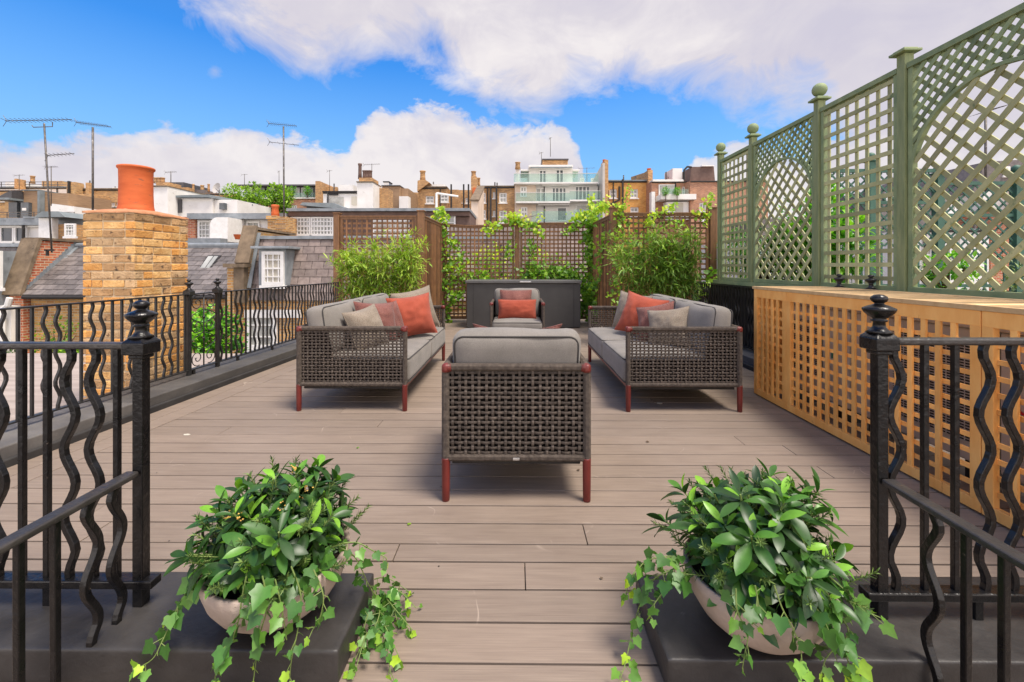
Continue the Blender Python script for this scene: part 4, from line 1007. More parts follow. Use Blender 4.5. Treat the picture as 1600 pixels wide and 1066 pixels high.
# skylight on the slope
def on_slope(px, py, off=.05):
    # intersection of the pixel ray with the roof plane
    d = ray(px, py); k = (zR - zE) / (YR - YA); tt = (zE - EYE + k * (0 - YA)) / (d.z - k * d.y)
    p = V((d.x * tt, d.y * tt, EYE + d.z * tt)); return p + V((0, -.6, .75)).normalized() * off
q = [on_slope(311, 423), on_slope(330, 423), on_slope(347, 401), on_slope(326, 401)]
def f(m):
    up = V((0, -.72, .68)).normalized(); lo = [p - up * .06 for p in q]; m.add(q + lo, [(0, 1, 2, 3), (0, 4, 5, 1), (1, 5, 6, 2), (2, 6, 7, 3), (3, 7, 4, 0)], .5)
sk = part('skylight', 'dark', rf, f)
def f(m):
    up = V((0, -.72, .68)).normalized() * .008
    L = lambda a, b: q[0].lerp(q[1], a).lerp(q[3].lerp(q[2], a), b) + up
    for a0, a1 in ((.08, .47), (.53, .84)): m.add([L(a0, .08), L(a1, .08), L(a1, .93), L(a0, .93)], [(0, 1, 2, 3)])
part('pane', 'glass_light', sk, f)
# ---- party wall left of it: steep stone coping, orange brick face
t = thing('party_wall', 'orange brick party wall with sloping stone coping left of the chimney', 'wall', (xa - .2, 12, -9))
w0, w1 = xa - .42, xa - .02
part('brick_face', 'redbrick', t, lambda m: m.prism([(11.95, -9), (11.95, .52), (12.38, 1.93), (14.6, 1.93), (14.6, -9)], 'x', w0, w1, .5), fix=True)
def f(m):
    m.bar((w0 + .2, 11.86, .40), (w0 + .2, 12.34, 1.98), .52, .10, ref=(0, -1, .3), t=.5)
    m.bar((w0 + .2, 12.36, 1.99), (w0 + .2, 14.6, 1.97), .52, .07, t=.3)
part('stone_coping', 'stone', t, f)
def f(m):                                  # stepped lead flashing following the slate slope
    n = 16
    for i in range(n):
        y0_ = YA + (YR - YA) * i / n; y1_ = y0_ + (YR - YA) / n
        za = zE + (zR - zE) * i / n; zb = zE + (zR - zE) * (i + 1) / n
        m.prism([(y0_, za - .02), (y1_, zb - .02), (y1_, zb + .20), (y0_ + .01, zb + .17)], 'x', w1 + .001, w1 + .014, .5)
    m.bar((w1 + .05, YA, zE + .03), (w1 + .05, YR, zR + .03), .12, .015)
part('lead_flashing', 'leadroof', t, f, fix=True)
# ---- far left house with slate mansard and white dormer
t = thing('mansard_house', 'white walled house with grey slate mansard and blue grey dormer at far left', 'house', (-16, 12, -9))
def f(m):
    m.box(-20, w0 - .02, 12.5, 17, -9, 1.85, .5, 1); m.prism([(12.0, -.6), (12.46, 1.75), (12.499, 1.75), (12.499, -.6)], 'x', -20, w0 - .02, .5, 1); slates(m, (-20, 11.95, -.6), (w0 - .02, 11.95, -.6), (-20, 12.42, 1.75), .21, .3)
part('roof', ['slate', 'dark'], t, f)
part('roof_edge', 'leadroof', t, lambda m: m.box(-20, w0 - .03, 12.36, 13.0, 1.76, 1.86))
part('wall', 'white', t, lambda m: m.box(-20, pX(29, 11.9), 11.72, 12.45, -9, pZ(478, 11.8)))
def f(m):
    a = pX(8, 11.9); m.prism([(11.7, -.2), (11.7, 1.62), (12.6, 1.62), (12.6, -.2)], 'x', -18, a, .5)
d_ = part('dormer', 'leadroof', t, f, fix=True)
window(d_, -46, 392, 5, 450, 11.7, 4, 4)
window(t, -8, 497, 8, 535, 11.72, 2, 4)
part('drainpipe', 'whitewood', t, lambda m: m.tube([(pX(22, 11.7), 11.6, pZ(466, 11.6)), (pX(12, 11.6), 11.6, pZ(478, 11.6)), (pX(4, 11.6), 11.6, pZ(484, 11.6)), (pX(2, 11.6), 11.6, -3)], .07, 8))
# ---- house with purple slate mansard and sash dormer
xc, xd = pX(390, 11.9), -.5; zb_, zt_ = pZ(470, 11.85), pZ(372, 12.35)
t = thing('mansard_house', 'yellow brick house with purple slate mansard and lead dormer window', 'house', (-5, 12, -9))
part('wall', 'yellowbrick', t, lambda m: m.box(xc, xd, 11.95, 16, -9, zb_))
def f(m):
    m.prism([(11.92, zb_), (12.36, zt_ - .04), (16, zt_ - .04), (16, zb_)], 'x', xc, xd, .4, 1)
    slates(m, (xc, 11.86, zb_), (xd, 11.86, zb_), (xc, 12.35, zt_), .225, .33)
rf = part('roof', ['slate_purple', 'dark'], t, f)
part('roof_edge', 'leadroof', rf, lambda m: m.box(xc, xd, 12.28, 13.2, zt_ - .03, zt_ + .06))
a, b = pX(404, 11.75), pX(447, 11.75); z0, z1 = pZ(447, 11.75), pZ(389, 11.75)
def f(m):
    m.prism([(11.75, z0), (11.75, z1), (12.5, z1), (12.5, z0)], 'x', a, b, .5)
    m.box(a - .14, b + .14, 11.6, 12.5, z1 + .001, z1 + .07, .6)
d_ = part('dormer', 'leadroof', rf, f, fix=True, bevel=.01)
window(d_, 411, 393, 445, 446, 11.75, 4, 4, fw=.09, mw=.03, glass='curtain')
for x0_, x1_ in ((388, 434), (560, 610)): window(t, x0_, 490, x1_, 545, 11.95, 3, 3, fw=.1, glass='glass_light')
part('lintel_band', 'white', t, lambda m: m.box(pX(383, 11.9), pX(470, 11.9), 11.86, 11.949, pZ(497, 11.9), pZ(485, 11.9)))
# its party wall with stone coping and corbel
t = thing('party_wall', 'stone coped party wall between the skylight roof and purple slate mansard', 'wall', (xc - .2, 12, -9))
w0, w1 = xb + .02, xc - .04
part('brick_face', 'yellowbrick', t, lambda m: m.prism([(11.9, -9), (11.9, 1.2), (12.3, 2.2), (14.4, 2.2), (14.4, -9)], 'x', w0, w1, .5), fix=True)
def f(m):
    c = (w0 + w1) / 2
    m.bar((c, 11.88, 1.28), (c, 12.26, 2.34), w1 - w0 + .1, .09, ref=(0, -1, .3)); m.bar((c, 12.28, 2.28), (c, 14.4, 2.26), w1 - w0 + .1, .07)
    m.box(w0 - .22, w1 + .06, 11.62, 11.95, pZ(418, 11.7), pZ(412, 11.7)); m.box(w0 + .02, w1, 11.7, 11.9, .2, pZ(418, 11.7))
part('stone_coping', 'stone', t, f)
part('brick_pier', 'yellowbrick', t, lambda m: m.box(w0 - .18, w0 + .01, 11.74, 11.98, -9, pZ(418.5, 11.7)))
part('lead_flashing', 'leadroof', t, lambda m: m.bar((w1 + .06, 11.84, .6), (w1 + .06, 12.3, 2.15), .1, .03, ref=(0, -1, .3)))

# ================================================================== SECOND ROW (about 20 m)
Y = 19.0
def zp(py): return pZ(py, Y)
t = thing('mews_house', 'long white mews house with lead roof edge and sash windows at far left', 'house', (pX(70, Y), Y, -9))
part('wall', 'white', t, lambda m: m.box(pX(-120, Y), pX(146, Y), Y, Y + 7, -9, zp(352)))
part('roof', 'leadroof', t, lambda m: (m.box(pX(-122, Y), pX(148, Y), Y - .25, Y + 7, zp(352) + .001, zp(341)), m.box(pX(48, Y), pX(64, Y), Y - .3, Y + .3, zp(341), zp(339))))
part('fascia', 'whitewood', t, lambda m: m.box(pX(-121, Y), pX(146, Y), Y - .12, Y - .001, zp(355), zp(352.2)))
window(t, 2, 353.5, 24, 379, Y, 1, 1, glass='glass'); window(t, 24.5, 353.5, 45, 379, Y, 1, 1, glass='glass')
part('drainpipe', 'dark', t, lambda m: m.tube([(pX(44, Y), Y - .2, zp(352)), (pX(45, Y), Y - .2, zp(358)), (pX(42, Y), Y - .15, zp(380))], .05, 6))
part('slate_panel', 'slate', t, lambda m: slates(m, (pX(-60, Y), Y - .05, zp(384)), (pX(4, Y), Y - .05, zp(384)), (pX(-60, Y), Y - .02, zp(353)), .2, .3))
t = thing('mews_house', 'small white mews house with sash window just left of the chimney', 'house', (pX(120, Y), Y, -9))
part('wall', 'brownbrick', t, lambda m: m.box(pX(92, Y), pX(146.5, Y), Y - .8, Y - .35, -9, zp(353)))
part('bay', 'whitewood', t, lambda m: m.box(pX(101, Y), pX(121, Y), Y - 1.05, Y - .801, -9, zp(344)))
window(t, 103, 349, 119.5, 369, Y - 1.05, 3, 4, glass='glass_light')
part('roof', 'greymetal', t, lambda m: m.prism([(pX(100, Y), zp(343.5)), (pX(146, Y), zp(343.5)), (pX(136, Y), zp(335)), (pX(112, Y), zp(335))], 'y', Y - 1.2, Y - .2, .5), fix=True)
t = thing('mews_house', 'white mews house with wide sash and curved white dormer right of the chimney', 'house', (pX(360, Y), Y, -9))
part('wall', 'white', t, lambda m: m.box(pX(308, Y), pX(452, Y), Y, Y + 7, -9, zp(343)))
part('side_wall', 'redbrick', t, lambda m: m.box(pX(280, Y), pX(307.5, Y), Y - .1, Y + 7, -9, zp(339)))
part('roof', 'leadroof', t, lambda m: m.box(pX(300, Y), pX(452.5, Y), Y - .3, Y + 7, zp(343) + .002, zp(334)))
window(t, 311, 345, 334, 373, Y, 4, 4, glass='glass_light'); window(t, 334.5, 345, 357, 373, Y, 4, 4, glass='glass_light'); window(t, 386, 346, 407, 362, Y, 2, 1, glass='glass_light')
def f(m):
    a, b, z0, z1 = pX(358, Y), pX(384, Y), zp(380), zp(344); r = (b - a) * .42
    poly = [(a, z0), (b, z0), (b, z1)] + [(a + r + r * math.cos(R(90 + 90 * i / 8)), z1 - r + r * math.sin(R(90 + 90 * i / 8))) for i in range(9)]
    m.prism(poly, 'y', Y - 1.2, Y - .08, .5)
part('curved_dormer', 'whitewood', t, f, fix=True)
part('flower_pot', 'terracotta', t, lambda m: m.lathe([(.10, zp(377)), (.17, zp(370))], (pX(372, Y - 1.4), Y - 1.4, 0), 12))
part('parapet', 'leadroof', t, lambda m: m.box(pX(285, Y), pX(385, Y), Y - 1.7, Y - 1.25, -9, zp(376)))
t = thing('chimney_stack', 'yellow brick stack with one red pot beside the tall aerial mast', 'chimney', (pX(431, Y - 1), Y - 1, -9))
part('brick_stack', 'yellowbrick', t, lambda m: (m.box(pX(418, 18), pX(432, 18), 18, 18.9, -9, pZ(342, 18)), m.box(pX(432.2, 18), pX(446, 18), 18.1, 19.0, -9, pZ(338, 18)), m.box(pX(417, 18), pX(433, 18), 17.92, 19.0, pZ(342, 18) + .001, pZ(337, 18))))
part('chimney_pot', 'terracotta', t, lambda m: m.lathe([(.17, pZ(337, 18)), (.15, pZ(330, 18)), (.13, pZ(323, 18)), (.16, pZ(321, 18)), (.16, pZ(318, 18)), (.12, pZ(317.6, 18))], (pX(430, 18.4), 18.4, 0), 16), smooth=True)
part('ladder_rungs', 'timber', t, lambda m: [m.bar((pX(434, 18), 17.9, pZ(p, 18)), (pX(447, 18), 17.9, pZ(p, 18)), .06, .06) for p in (343, 350, 357, 364)])
t = thing('mews_house', 'purple slate mews house with long white multi pane window behind brown trellis', 'house', (pX(590, Y), Y, -9))
part('wall', 'brownroof', t, lambda m: m.box(pX(453, Y), pX(734, Y), Y + .02, Y + 7, -9, zp(331)))
part('roof', 'leadroof', t, lambda m: m.box(pX(452.8, Y), pX(735, Y), Y - .3, Y + 7, zp(331) + .002, zp(326.5)))
part('fascia', 'brownroof', t, lambda m: m.box(pX(453, Y), pX(734, Y), Y - .15, Y + .019, zp(338), zp(331)))
window(t, 455, 339, 486, 368, Y, 6, 4, glass='glass_light', mw=.05); window(t, 486.5, 339, 522, 368, Y, 7, 4, glass='glass_light', mw=.05)
window(t, 583, 344, 640, 376, Y, 8, 4, glass='curtain'); window(t, 660, 336, 712, 372, Y, 4, 3, glass='glass_light')
window(t, 840, 372, 905, 410, Y, 5, 3, glass='glass_light')
part('side_wall', 'brownroof', t, lambda m: m.box(pX(734.2, Y), pX(960, Y), Y + .4, Y + 7, -9, zp(350)))
part('slate_panel', 'slate_purple', t, lambda m: slates(m, (pX(700, 15), 15, pZ(480, 15)), (pX(960, 15), 15, pZ(480, 15)), (pX(700, 15), 15.6, pZ(352, 15)), .3, .4))
t = thing('party_wall', 'cream rendered party wall with slanted top above the brown trellis', 'wall', (pX(740, 24), 24, -9))
part('wall', 'cream', t, lambda m: m.prism([(22.0, -9), (22.0, pZ(314, 22)), (26.0, pZ(292, 26)), (26.0, -9)], 'x', pX(747, 22) - .35, pX(747, 22), .5), fix=True)
part('coping', 'stone', t, lambda m: m.bar((pX(747, 22) - .17, 21.9, pZ(313.5, 22)), (pX(747, 22) - .17, 26, pZ(291.5, 26)), .45, .08))

# ================================================================== FAR ROW (34 to 44 m)
BLK = {}; RC = .17
def finish_walls():
    for t, mat, a, b, Y, depth, zt, holes in BLK.values():
        m = M(); z0 = -9
        if holes: m.box(a, b, Y + RC, Y + depth, z0, zt)
        else: m.box(a, b, Y, Y + depth, z0, zt)
        if holes:
            xs = sorted({a, b} | {v for h in holes for v in (h[0], h[1])}); zs = sorted({z0, zt} | {v for h in holes for v in (h[2], h[3])})
            for i in range(len(xs) - 1):
                for j in range(len(zs) - 1):
                    cx_, cz_ = (xs[i] + xs[i + 1]) / 2, (zs[j] + zs[j + 1]) / 2
                    if any(h[0] < cx_ < h[1] and h[2] < cz_ < h[3] for h in holes): continue
                    m.add([(xs[i], Y, zs[j]), (xs[i + 1], Y, zs[j]), (xs[i + 1], Y, zs[j + 1]), (xs[i], Y, zs[j + 1])], [(0, 1, 2, 3)])
            for h in holes:
                x0, x1, q0, q1 = h
                for p in (((x0, q0), (x0, q1)), ((x1, q1), (x1, q0)), ((x0, q1), (x1, q1)), ((x1, q0), (x0, q0))):
                    (ax, az), (bx, bz) = p; m.add([(ax, Y, az), (bx, Y, bz), (bx, Y + RC, bz), (ax, Y + RC, az)], [(0, 1, 2, 3)])
            m.add([(a, Y, z0), (a, Y + RC, z0), (a, Y + RC, zt), (a, Y, zt), (b, Y, z0), (b, Y + RC, z0), (b, Y + RC, zt), (b, Y, zt)], [(0, 1, 2, 3), (4, 7, 6, 5), (3, 2, 6, 7)])
        m.build('wall', mat, t)
def block(name, label, cat, Y, x0, x1, yt, mat, depth=8, parapet=None):
    t = thing(name, label, cat, (pX((x0 + x1) / 2, Y), Y, -9))
    BLK[t.name] = (t, mat, pX(x0, Y), pX(x1, Y), Y, depth, pZ(yt, Y), [])
    if cat in ('house', 'building') and x1 - x0 > 24:
        gx = x0 + (x1 - x0) * ru(.06, .94)
        part('gutter', 'dark', t, lambda m: m.tube([(pX(x0, Y), Y - .07, pZ(yt + 1.4, Y)), (pX(x1, Y), Y - .07, pZ(yt + 1.4, Y))], .06, 6))
        part('drainpipe', 'dark', t, lambda m: m.tube([(pX(gx, Y), Y - .07, pZ(yt + 1.5, Y)), (pX(gx, Y), Y - .07, -9)], .05, 6))
        part('vent_pipe', 'aerial', t, lambda m: [m.tube([(pX(q, Y + 2), Y + 2, pZ(yt, Y) - .5), (pX(q, Y + 2), Y + 2, pZ(yt, Y) + ru(.5, 1.3))], .06, 6) for q in (x0 + (x1 - x0) * ru(.1, .5), x0 + (x1 - x0) * ru(.5, .9))])
    if parapet: part('parapet', parapet, t, lambda m: m.box(pX(x0 - .6, Y), pX(x1 + .6, Y), Y - .12, Y + depth, pZ(yt, Y) + .002, pZ(yt - 1.6, Y)))
    return t
def fbox(name, mat, t, Y, x0, x1, y0, y1, d0=-.2, d1=-.002):
    return part(name, mat, t, lambda m: m.box(pX(x0, Y), pX(x1, Y), Y + d0, Y + d1, pZ(y1, Y), pZ(y0, Y)))
def pots(t, Y, px, py, n=1, r=.16, h=.8, dx=3.2, mat='terracotta'):
    for i in range(n):
        part('chimney_pot', mat, t, lambda m: m.lathe([(r, pZ(py, Y)), (r * .85, pZ(py, Y) + h * .4), (r * .8, pZ(py, Y) + h * .85), (r, pZ(py, Y) + h * .9), (r, pZ(py, Y) + h)], (pX(px + i * dx, Y + .6), Y + .6, 0), 10), smooth=True)
def inset(t, x0, y0, x1, y1, Y):
    k = BLK.get(t.name)
    if k and abs(k[4] - Y) < .01 and pX(x0, Y) > k[2] and pX(x1, Y) < k[3] and pZ(y0, Y) < k[6]:
        k[7].append((pX(x0, Y), pX(x1, Y), pZ(y1, Y), pZ(y0, Y))); return True
def W(t, x0, y0, x1, y1, Y, nx=2, ny=2, g='glass_light'):
    window(t, x0, y0, x1, y1, Y, nx, ny, glass=g, fw=.11, mw=.06, off=RC if inset(t, x0, y0, x1, y1, Y) else 0)
# left end
Y = 44; t = block('terrace_house', 'white stuccoed terrace top with roof rail at far left skyline', 'house', Y, -60, 115, 292, 'white', 8, 'leadroof')
fbox('roof_box', 'white', t, Y, 8, 30, 283, 290, 0, 3); fbox('roof_box', 'yellowbrick', t, Y, 62, 94, 281, 289, .2, 2.5); fbox('chimney_shaft', 'brownbrick', t, Y, 40, 44, 281, 296, -1, -.2); W(t, 102, 302, 108, 312, Y)
part('roof_rail', 'aerial', t, lambda m: [m.bar((pX(-20, Y - .3), Y - .3, pZ(p, Y)), (pX(112, Y - .3), Y - .3, pZ(p, Y)), .05, .05) for p in (288, 284)] + [m.bar((pX(p, Y - .3), Y - .3, pZ(292, Y)), (pX(p, Y - .3), Y - .3, pZ(284, Y)), .05, .05, ref=(1, 0, 0)) for p in range(-20, 112, 22)])
pots(t, Y, 51, 284, 1, .22, .8, mat='brownbrick')
Y = 40; t = block('terrace_house', 'low yellow brick house wing with small window at far left', 'house', Y, -60, 36, 296, 'yellowbrick', 6)
W(t, 1, 305, 7, 314, Y); fbox('roof', 'greymetal', t, Y, -10, 36, 311, 313.4, -.8, -.3)
Y = 34; t = block('roof_extension', 'timber clad roof extension with two dark glazed doors', 'roof extension', Y, 37, 62, 297, 'timber', 5, 'greymetal')
fbox('side_wing', 'timber', t, Y, 62.3, 101, 300, 340, 0.3, 4); fbox('corner_trim', 'greymetal', t, Y, 60.5, 64, 297.5, 340, -.1, .28)
fbox('roof_canopy', 'greymetal', t, Y, 8, 36.8, 311, 314, -1, 2)
part('pitched_roof', 'darkgrey', t, lambda m: m.prism([(pX(12, Y), pZ(311, Y)), (pX(36.5, Y), pZ(311, Y)), (pX(36.5, Y), pZ(299, Y)), (pX(27, Y), pZ(303, Y))], 'y', Y - .8, Y + 2, .5), fix=True)
fbox('wall_panel', 'white', t, Y, 12, 36.6, 314.3, 341, .4, 3)
for a, b in ((19, 32), (38, 50)): fbox('glazed_door', 'glass', t, Y, a, b, 316, 340, -.25, .39)
fbox('notice', 'white', t, Y, 41, 47, 325, 329, -.3, -.26)
t = thing('roof_terrace_wall', 'white sloping roof wall behind the thin aerial masts', 'wall', (pX(98, 33), 33, -9))
part('wall', 'white', t, lambda m: m.prism([(pX(79, 33), -9), (pX(116, 33), -9), (pX(116, 33), pZ(322, 33)), (pX(82, 33), pZ(317.5, 33)), (pX(79, 33), pZ(319, 33))], 'y', 33, 34.9, .5), fix=True)
t = thing('roof_rail', 'thin grey roof guard rail along the white mews house at far left', 'guard rail', (pX(60, 28), 28, pZ(341, 28)))
for p in (331, 335): part('rail', 'aerial', t, lambda m: m.bar((pX(-20, 28), 28, pZ(p, 28)), (pX(116, 28), 28, pZ(p, 28)), .035, .035))
for p in range(-10, 117, 21): part('post', 'aerial', t, lambda m: m.bar((pX(p, 28), 28, -9), (pX(p, 28), 28, pZ(331, 28)), .035, .035, ref=(1, 0, 0)))
Y = 40; t = block('terrace_house', 'brown brick terrace with white sash window left of the terracotta pot', 'house', Y, 117, 190, 295, 'yellowbrick', 8, 'stone')
fbox('chimney_stack', 'yellowbrick', t, Y, 118, 131, 286, 330, -.8, .0); fbox('drainpipe', 'dark', t, Y, 122.5, 124.5, 285, 327, -1.0, -.81); W(t, 130, 305, 141, 317, Y, 2, 2, 'glass'); W(t, 173, 316, 180, 322, Y); W(t, 181, 316, 187, 322, Y)
fbox('rear_wing', 'brownbrick', t, Y, 147, 171, 307, 324, -1.6, -.01); fbox('roof_white', 'white', t, Y, 160, 187, 289, 294, 1, 4); fbox('wing_window', 'cream', t, Y, 151, 158, 317, 324, -1.7, -1.61); fbox('chimney_shaft', 'brownbrick', t, Y, 142, 147, 286, 320, -.5, -.01)
# right of the pot
Y = 30; t = block('terrace_house', 'white gable wall with brick chimney stack just right of the terracotta pot', 'house', Y, 238, 262, 291, 'white', 5, 'stone')
fbox('chimney_stack', 'brownbrick', t, Y, 240, 259, 283, 289.3, .2, 1.4); pots(t, Y, 244, 283, 3, .16, .4, 5, 'brownbrick')
Y = 46; t = block('terrace_house', 'grey rooftop plant and slate roofs on skyline behind satellite dish', 'house', Y, 262, 362, 302, 'brownbrick', 8)
fbox('plant_room', 'darkgrey', t, Y, 263, 287, 284, 302, 0, 4); fbox('roof', 'slate', t, Y, 287, 320, 296, 302, 0, 4); fbox('chimney_stack', 'brownbrick', t, Y, 292, 305, 295, 303, -1, -.1); pots(t, Y, 302, 297, 2, .13, .8, 24, 'brownbrick'); pots(t, Y, 316, 296, 1, .2, .6, mat='yellowbrick')
Y = 31; t = block('roof_extension', 'white rendered roof extension with grey flat roof and dark opening', 'roof extension', Y, 270, 332, 309, 'white', 5)
fbox('side_wall', 'white', t, Y, 332.2, 368, 311, 340, .2, 4.5); part('roof', 'greymetal', t, lambda m: m.add([(pX(268, Y), Y - .3, pZ(309, Y)), (pX(331, Y), Y - .3, pZ(309, Y)), (pX(369, Y), Y + 2, pZ(315, Y)), (pX(369, Y), Y + 2, pZ(312.5, Y)), (pX(331, Y), Y - .3, pZ(304.5, Y)), (pX(268, Y), Y - .3, pZ(306, Y)), (pX(280, Y), Y + 5, pZ(304.2, Y)), (pX(345, Y), Y + 5, pZ(304, Y))], [(0, 1, 4, 5), (1, 2, 3, 4), (5, 4, 7, 6), (4, 3, 7)]))
fbox('opening', 'darkgrey', t, Y, 271, 285, 311, 332, -.1, -.01); fbox('side_window', 'glass', t, Y, 344, 352, 317, 327, -.1, .19)
t = thing('satellite_dish', 'grey satellite dish on the skyline left of the trees', 'satellite dish', (pX(341, 33), 33, pZ(303, 33)))
def f(m):
    c = V((pX(341, 33), 33, pZ(294.5, 33))); n = 24; rr = .42; ax = V((-.35, -.9, .25)).normalized(); a = ax.orthogonal().normalized(); b = ax.cross(a)
    vs = [c]; 
    for k in range(1, 5):
        for i in range(n): q_ = rr * k / 4; vs.append(c + (a * math.cos(2 * math.pi * i / n) + b * math.sin(2 * math.pi * i / n)) * q_ + ax * (.16 * (k / 4) ** 2))
    fs = [(0, 1 + i, 1 + (i + 1) % n) for i in range(n)] + [(1 + k * n + i, 1 + (k + 1) * n + i, 1 + (k + 1) * n + (i + 1) % n, 1 + k * n + (i + 1) % n) for k in range(3) for i in range(n)]
    m.add(vs, fs)
part('dish', 'acbody', t, f, smooth=True)
part('bracket', 'aerial', t, lambda m: (m.tube([(pX(341, 33), 33.1, pZ(306, 33)), (pX(341, 33), 33.1, pZ(295, 33))], .04, 6), m.tube([(pX(341, 33), 33, pZ(299, 33)), (pX(337, 32.4), 32.4, pZ(294, 32.4))], .02, 5)))
Y = 46; t = block('apartment_building', 'brown brick building with glazed penthouse terrace behind the trees', 'building', Y, 362, 497, 309, 'redbrown', 8)
fbox('penthouse', 'darkgrey', t, Y, 372, 496, 288, 309, 1.2, 6); fbox('penthouse_roof', 'darkgrey', t, Y, 360, 498, 286, 288.5, .6, 7); fbox('side_wall', 'brownbrick', t, Y, 496.2, 503, 284, 333, -.5, 6)
for a in (376, 396, 412, 428, 440, 452, 463, 474, 485): fbox('glazing', 'glass_light' if a % 3 else 'glass', t, Y, a, a + 9, 290, 306, 1.0, 1.19)
fbox('glass_balustrade', 'clearglass', t, Y, 380, 496, 301, 308, -.05, -.01); fbox('roof_edge', 'white', t, Y, 378, 494, 308.5, 310.5, -.15, -.06)
for a, b in ((398, 404), (408, 414), (455, 464), (370, 376)): W(t, a, 320, b, 332, Y)
fbox('sloping_wall', 'brownbrick', t, Y, 503.2, 520, 289, 333, 1, 6)
for i, px in enumerate((457, 480)):
    pass
Y = 36; t = block('apartment_building', 'white rendered flat roofed building left of the tall white chimney', 'building', Y, 505, 562, 300, 'white', 6, 'dark')
fbox('glazed_opening', 'glass_light', t, Y, 516, 537, 308, 330, -.15, -.01); fbox('glazed_opening', 'curtain', t, Y, 550, 559, 307, 320, -.15, -.01); fbox('roof_box', 'white', t, Y, 521, 545, 285, 297, 1, 4); fbox('pipe', 'dark', t, Y, 515, 529, 303, 305, -.2, -.05)
Y = 30; t = block('roof_extension', 'low grey roofed dormer pavilion with dark glazing above the mews roof', 'roof extension', Y, 479, 530, 322, 'darkgrey', 5)
part('roof', 'greymetal', t, lambda m: m.prism([(pX(475, Y), pZ(322, Y)), (pX(549, Y), pZ(329, Y)), (pX(527, Y), pZ(319, Y)), (pX(479, Y), pZ(318, Y))], 'y', Y - .6, Y + 4, .5), fix=True)
fbox('wall_panel', 'white', t, Y, 474, 524, 313, 330, 4.2, 6)
Y = 33; t = block('chimney_stack', 'tall white painted chimney stack with dark brick pots', 'chimney', Y, 558, 583, 285, 'white', 2, 'stone')
fbox('brick_head', 'brownbrick', t, Y, 560, 581, 277, 283, .1, 1.6); pots(t, Y, 562.5, 277, 1, .16, 1.2, mat='brownroof'); pots(t, Y, 570, 277, 3, .2, .65, 4, mat='brownroof'); fbox('side_wall', 'brownbrick', t, Y, 583.2, 597, 288, 330, 1.5, 3)
Y = 38; t = block('roof_extension', 'timber boarded roof house with dark door and metal cowl', 'roof extension', Y, 597, 625, 291, 'timber', 5, 'darkgrey')
fbox('door', 'darkgrey', t, Y, 599.5, 612, 307, 330, -.12, -.01); fbox('door_light', 'berry', t, Y, 605, 607, 314, 317, -.16, -.121); fbox('side_wall', 'timber', t, Y, 625.2, 636, 293, 330, .4, 4); fbox('low_wall', 'white', t, Y, 626, 640, 308, 335, -.5, .39)
fbox('cowl', 'steel', t, Y, 597, 605, 283, 289, .5, 1.4); fbox('cowl_cap', 'dark', t, Y, 596, 606, 281.5, 283, .4, 1.5)
Y = 42; t = block('terrace_house', 'brown brick house with two white windows and gable stack', 'house', Y, 654, 698, 293, 'brownbrick', 8, 'stone')
fbox('side_wing', 'brownbrick', t, Y, 698.2, 715, 294, 340, .8, 8); part('gable_stack', 'brownbrick', t, lambda m: m.prism([(pX(653, Y), pZ(300, Y)), (pX(664, Y), pZ(292, Y)), (pX(672, Y), pZ(286, Y)), (pX(664, Y), pZ(281, Y)), (pX(653.5, Y), pZ(283, Y))], 'y', Y - .3, Y + 1.5, .5), fix=True)
pots(t, Y, 660.5, 281, 1, .3, 1.0, mat='brownbrick'); W(t, 665, 306, 678, 318, Y); W(t, 688, 304, 701, 316, Y); fbox('attic', 'white', t, Y, 662, 692, 285, 291, 1, 4)
t2 = block('terrace_house', 'narrow brown brick house recessed beside the cream party wall', 'house', 45, 715, 738, 297, 'brownbrick', 6)
W(t2, 717, 309, 722, 317, 45); W(t2, 727, 309, 733, 318, 45)
fbox('rear_wall', 'brownbrick', t2, 45, 636, 655, 298, 340, 1, 4)
for p in (705, 724.5, 732): part('drainpipe', 'dark', t2, lambda m: m.bar((pX(p, 41), 41, -9), (pX(p, 41), 41, pZ(288, 41)), .14, .14, ref=(1, 0, 0)))
Y = 38; t = block('terrace_house', 'yellow brick terrace house left of the white balconied apartments', 'house', Y, 746, 804, 292, 'brownbrick', 8, 'stone')
W(t, 747, 301, 759, 317, Y); W(t, 780, 301, 792, 317, Y); W(t, 747, 328, 759, 342, Y); W(t, 780, 329, 792, 348, Y); W(t, 770, 300, 774, 310, Y, 1, 2); W(t, 770, 329, 774, 338, Y, 1, 2)
for p in (767, 776): fbox('drainpipe', 'dark', t, Y, p - 1.2, p + 1.2, 292, 350, -.3, -.1)
fbox('chimney_stack', 'brownbrick', t, Y, 737, 745.8, 278, 345, -.6, 1); pots(t, Y, 740, 278, 1, .24, .7, mat='brownbrick'); pots(t, Y, 748, 290, 1, .15, .8, mat='brownbrick'); fbox('lower_pot', 'terracotta', t, Y, 740, 746, 296, 305, -.9, -.61)
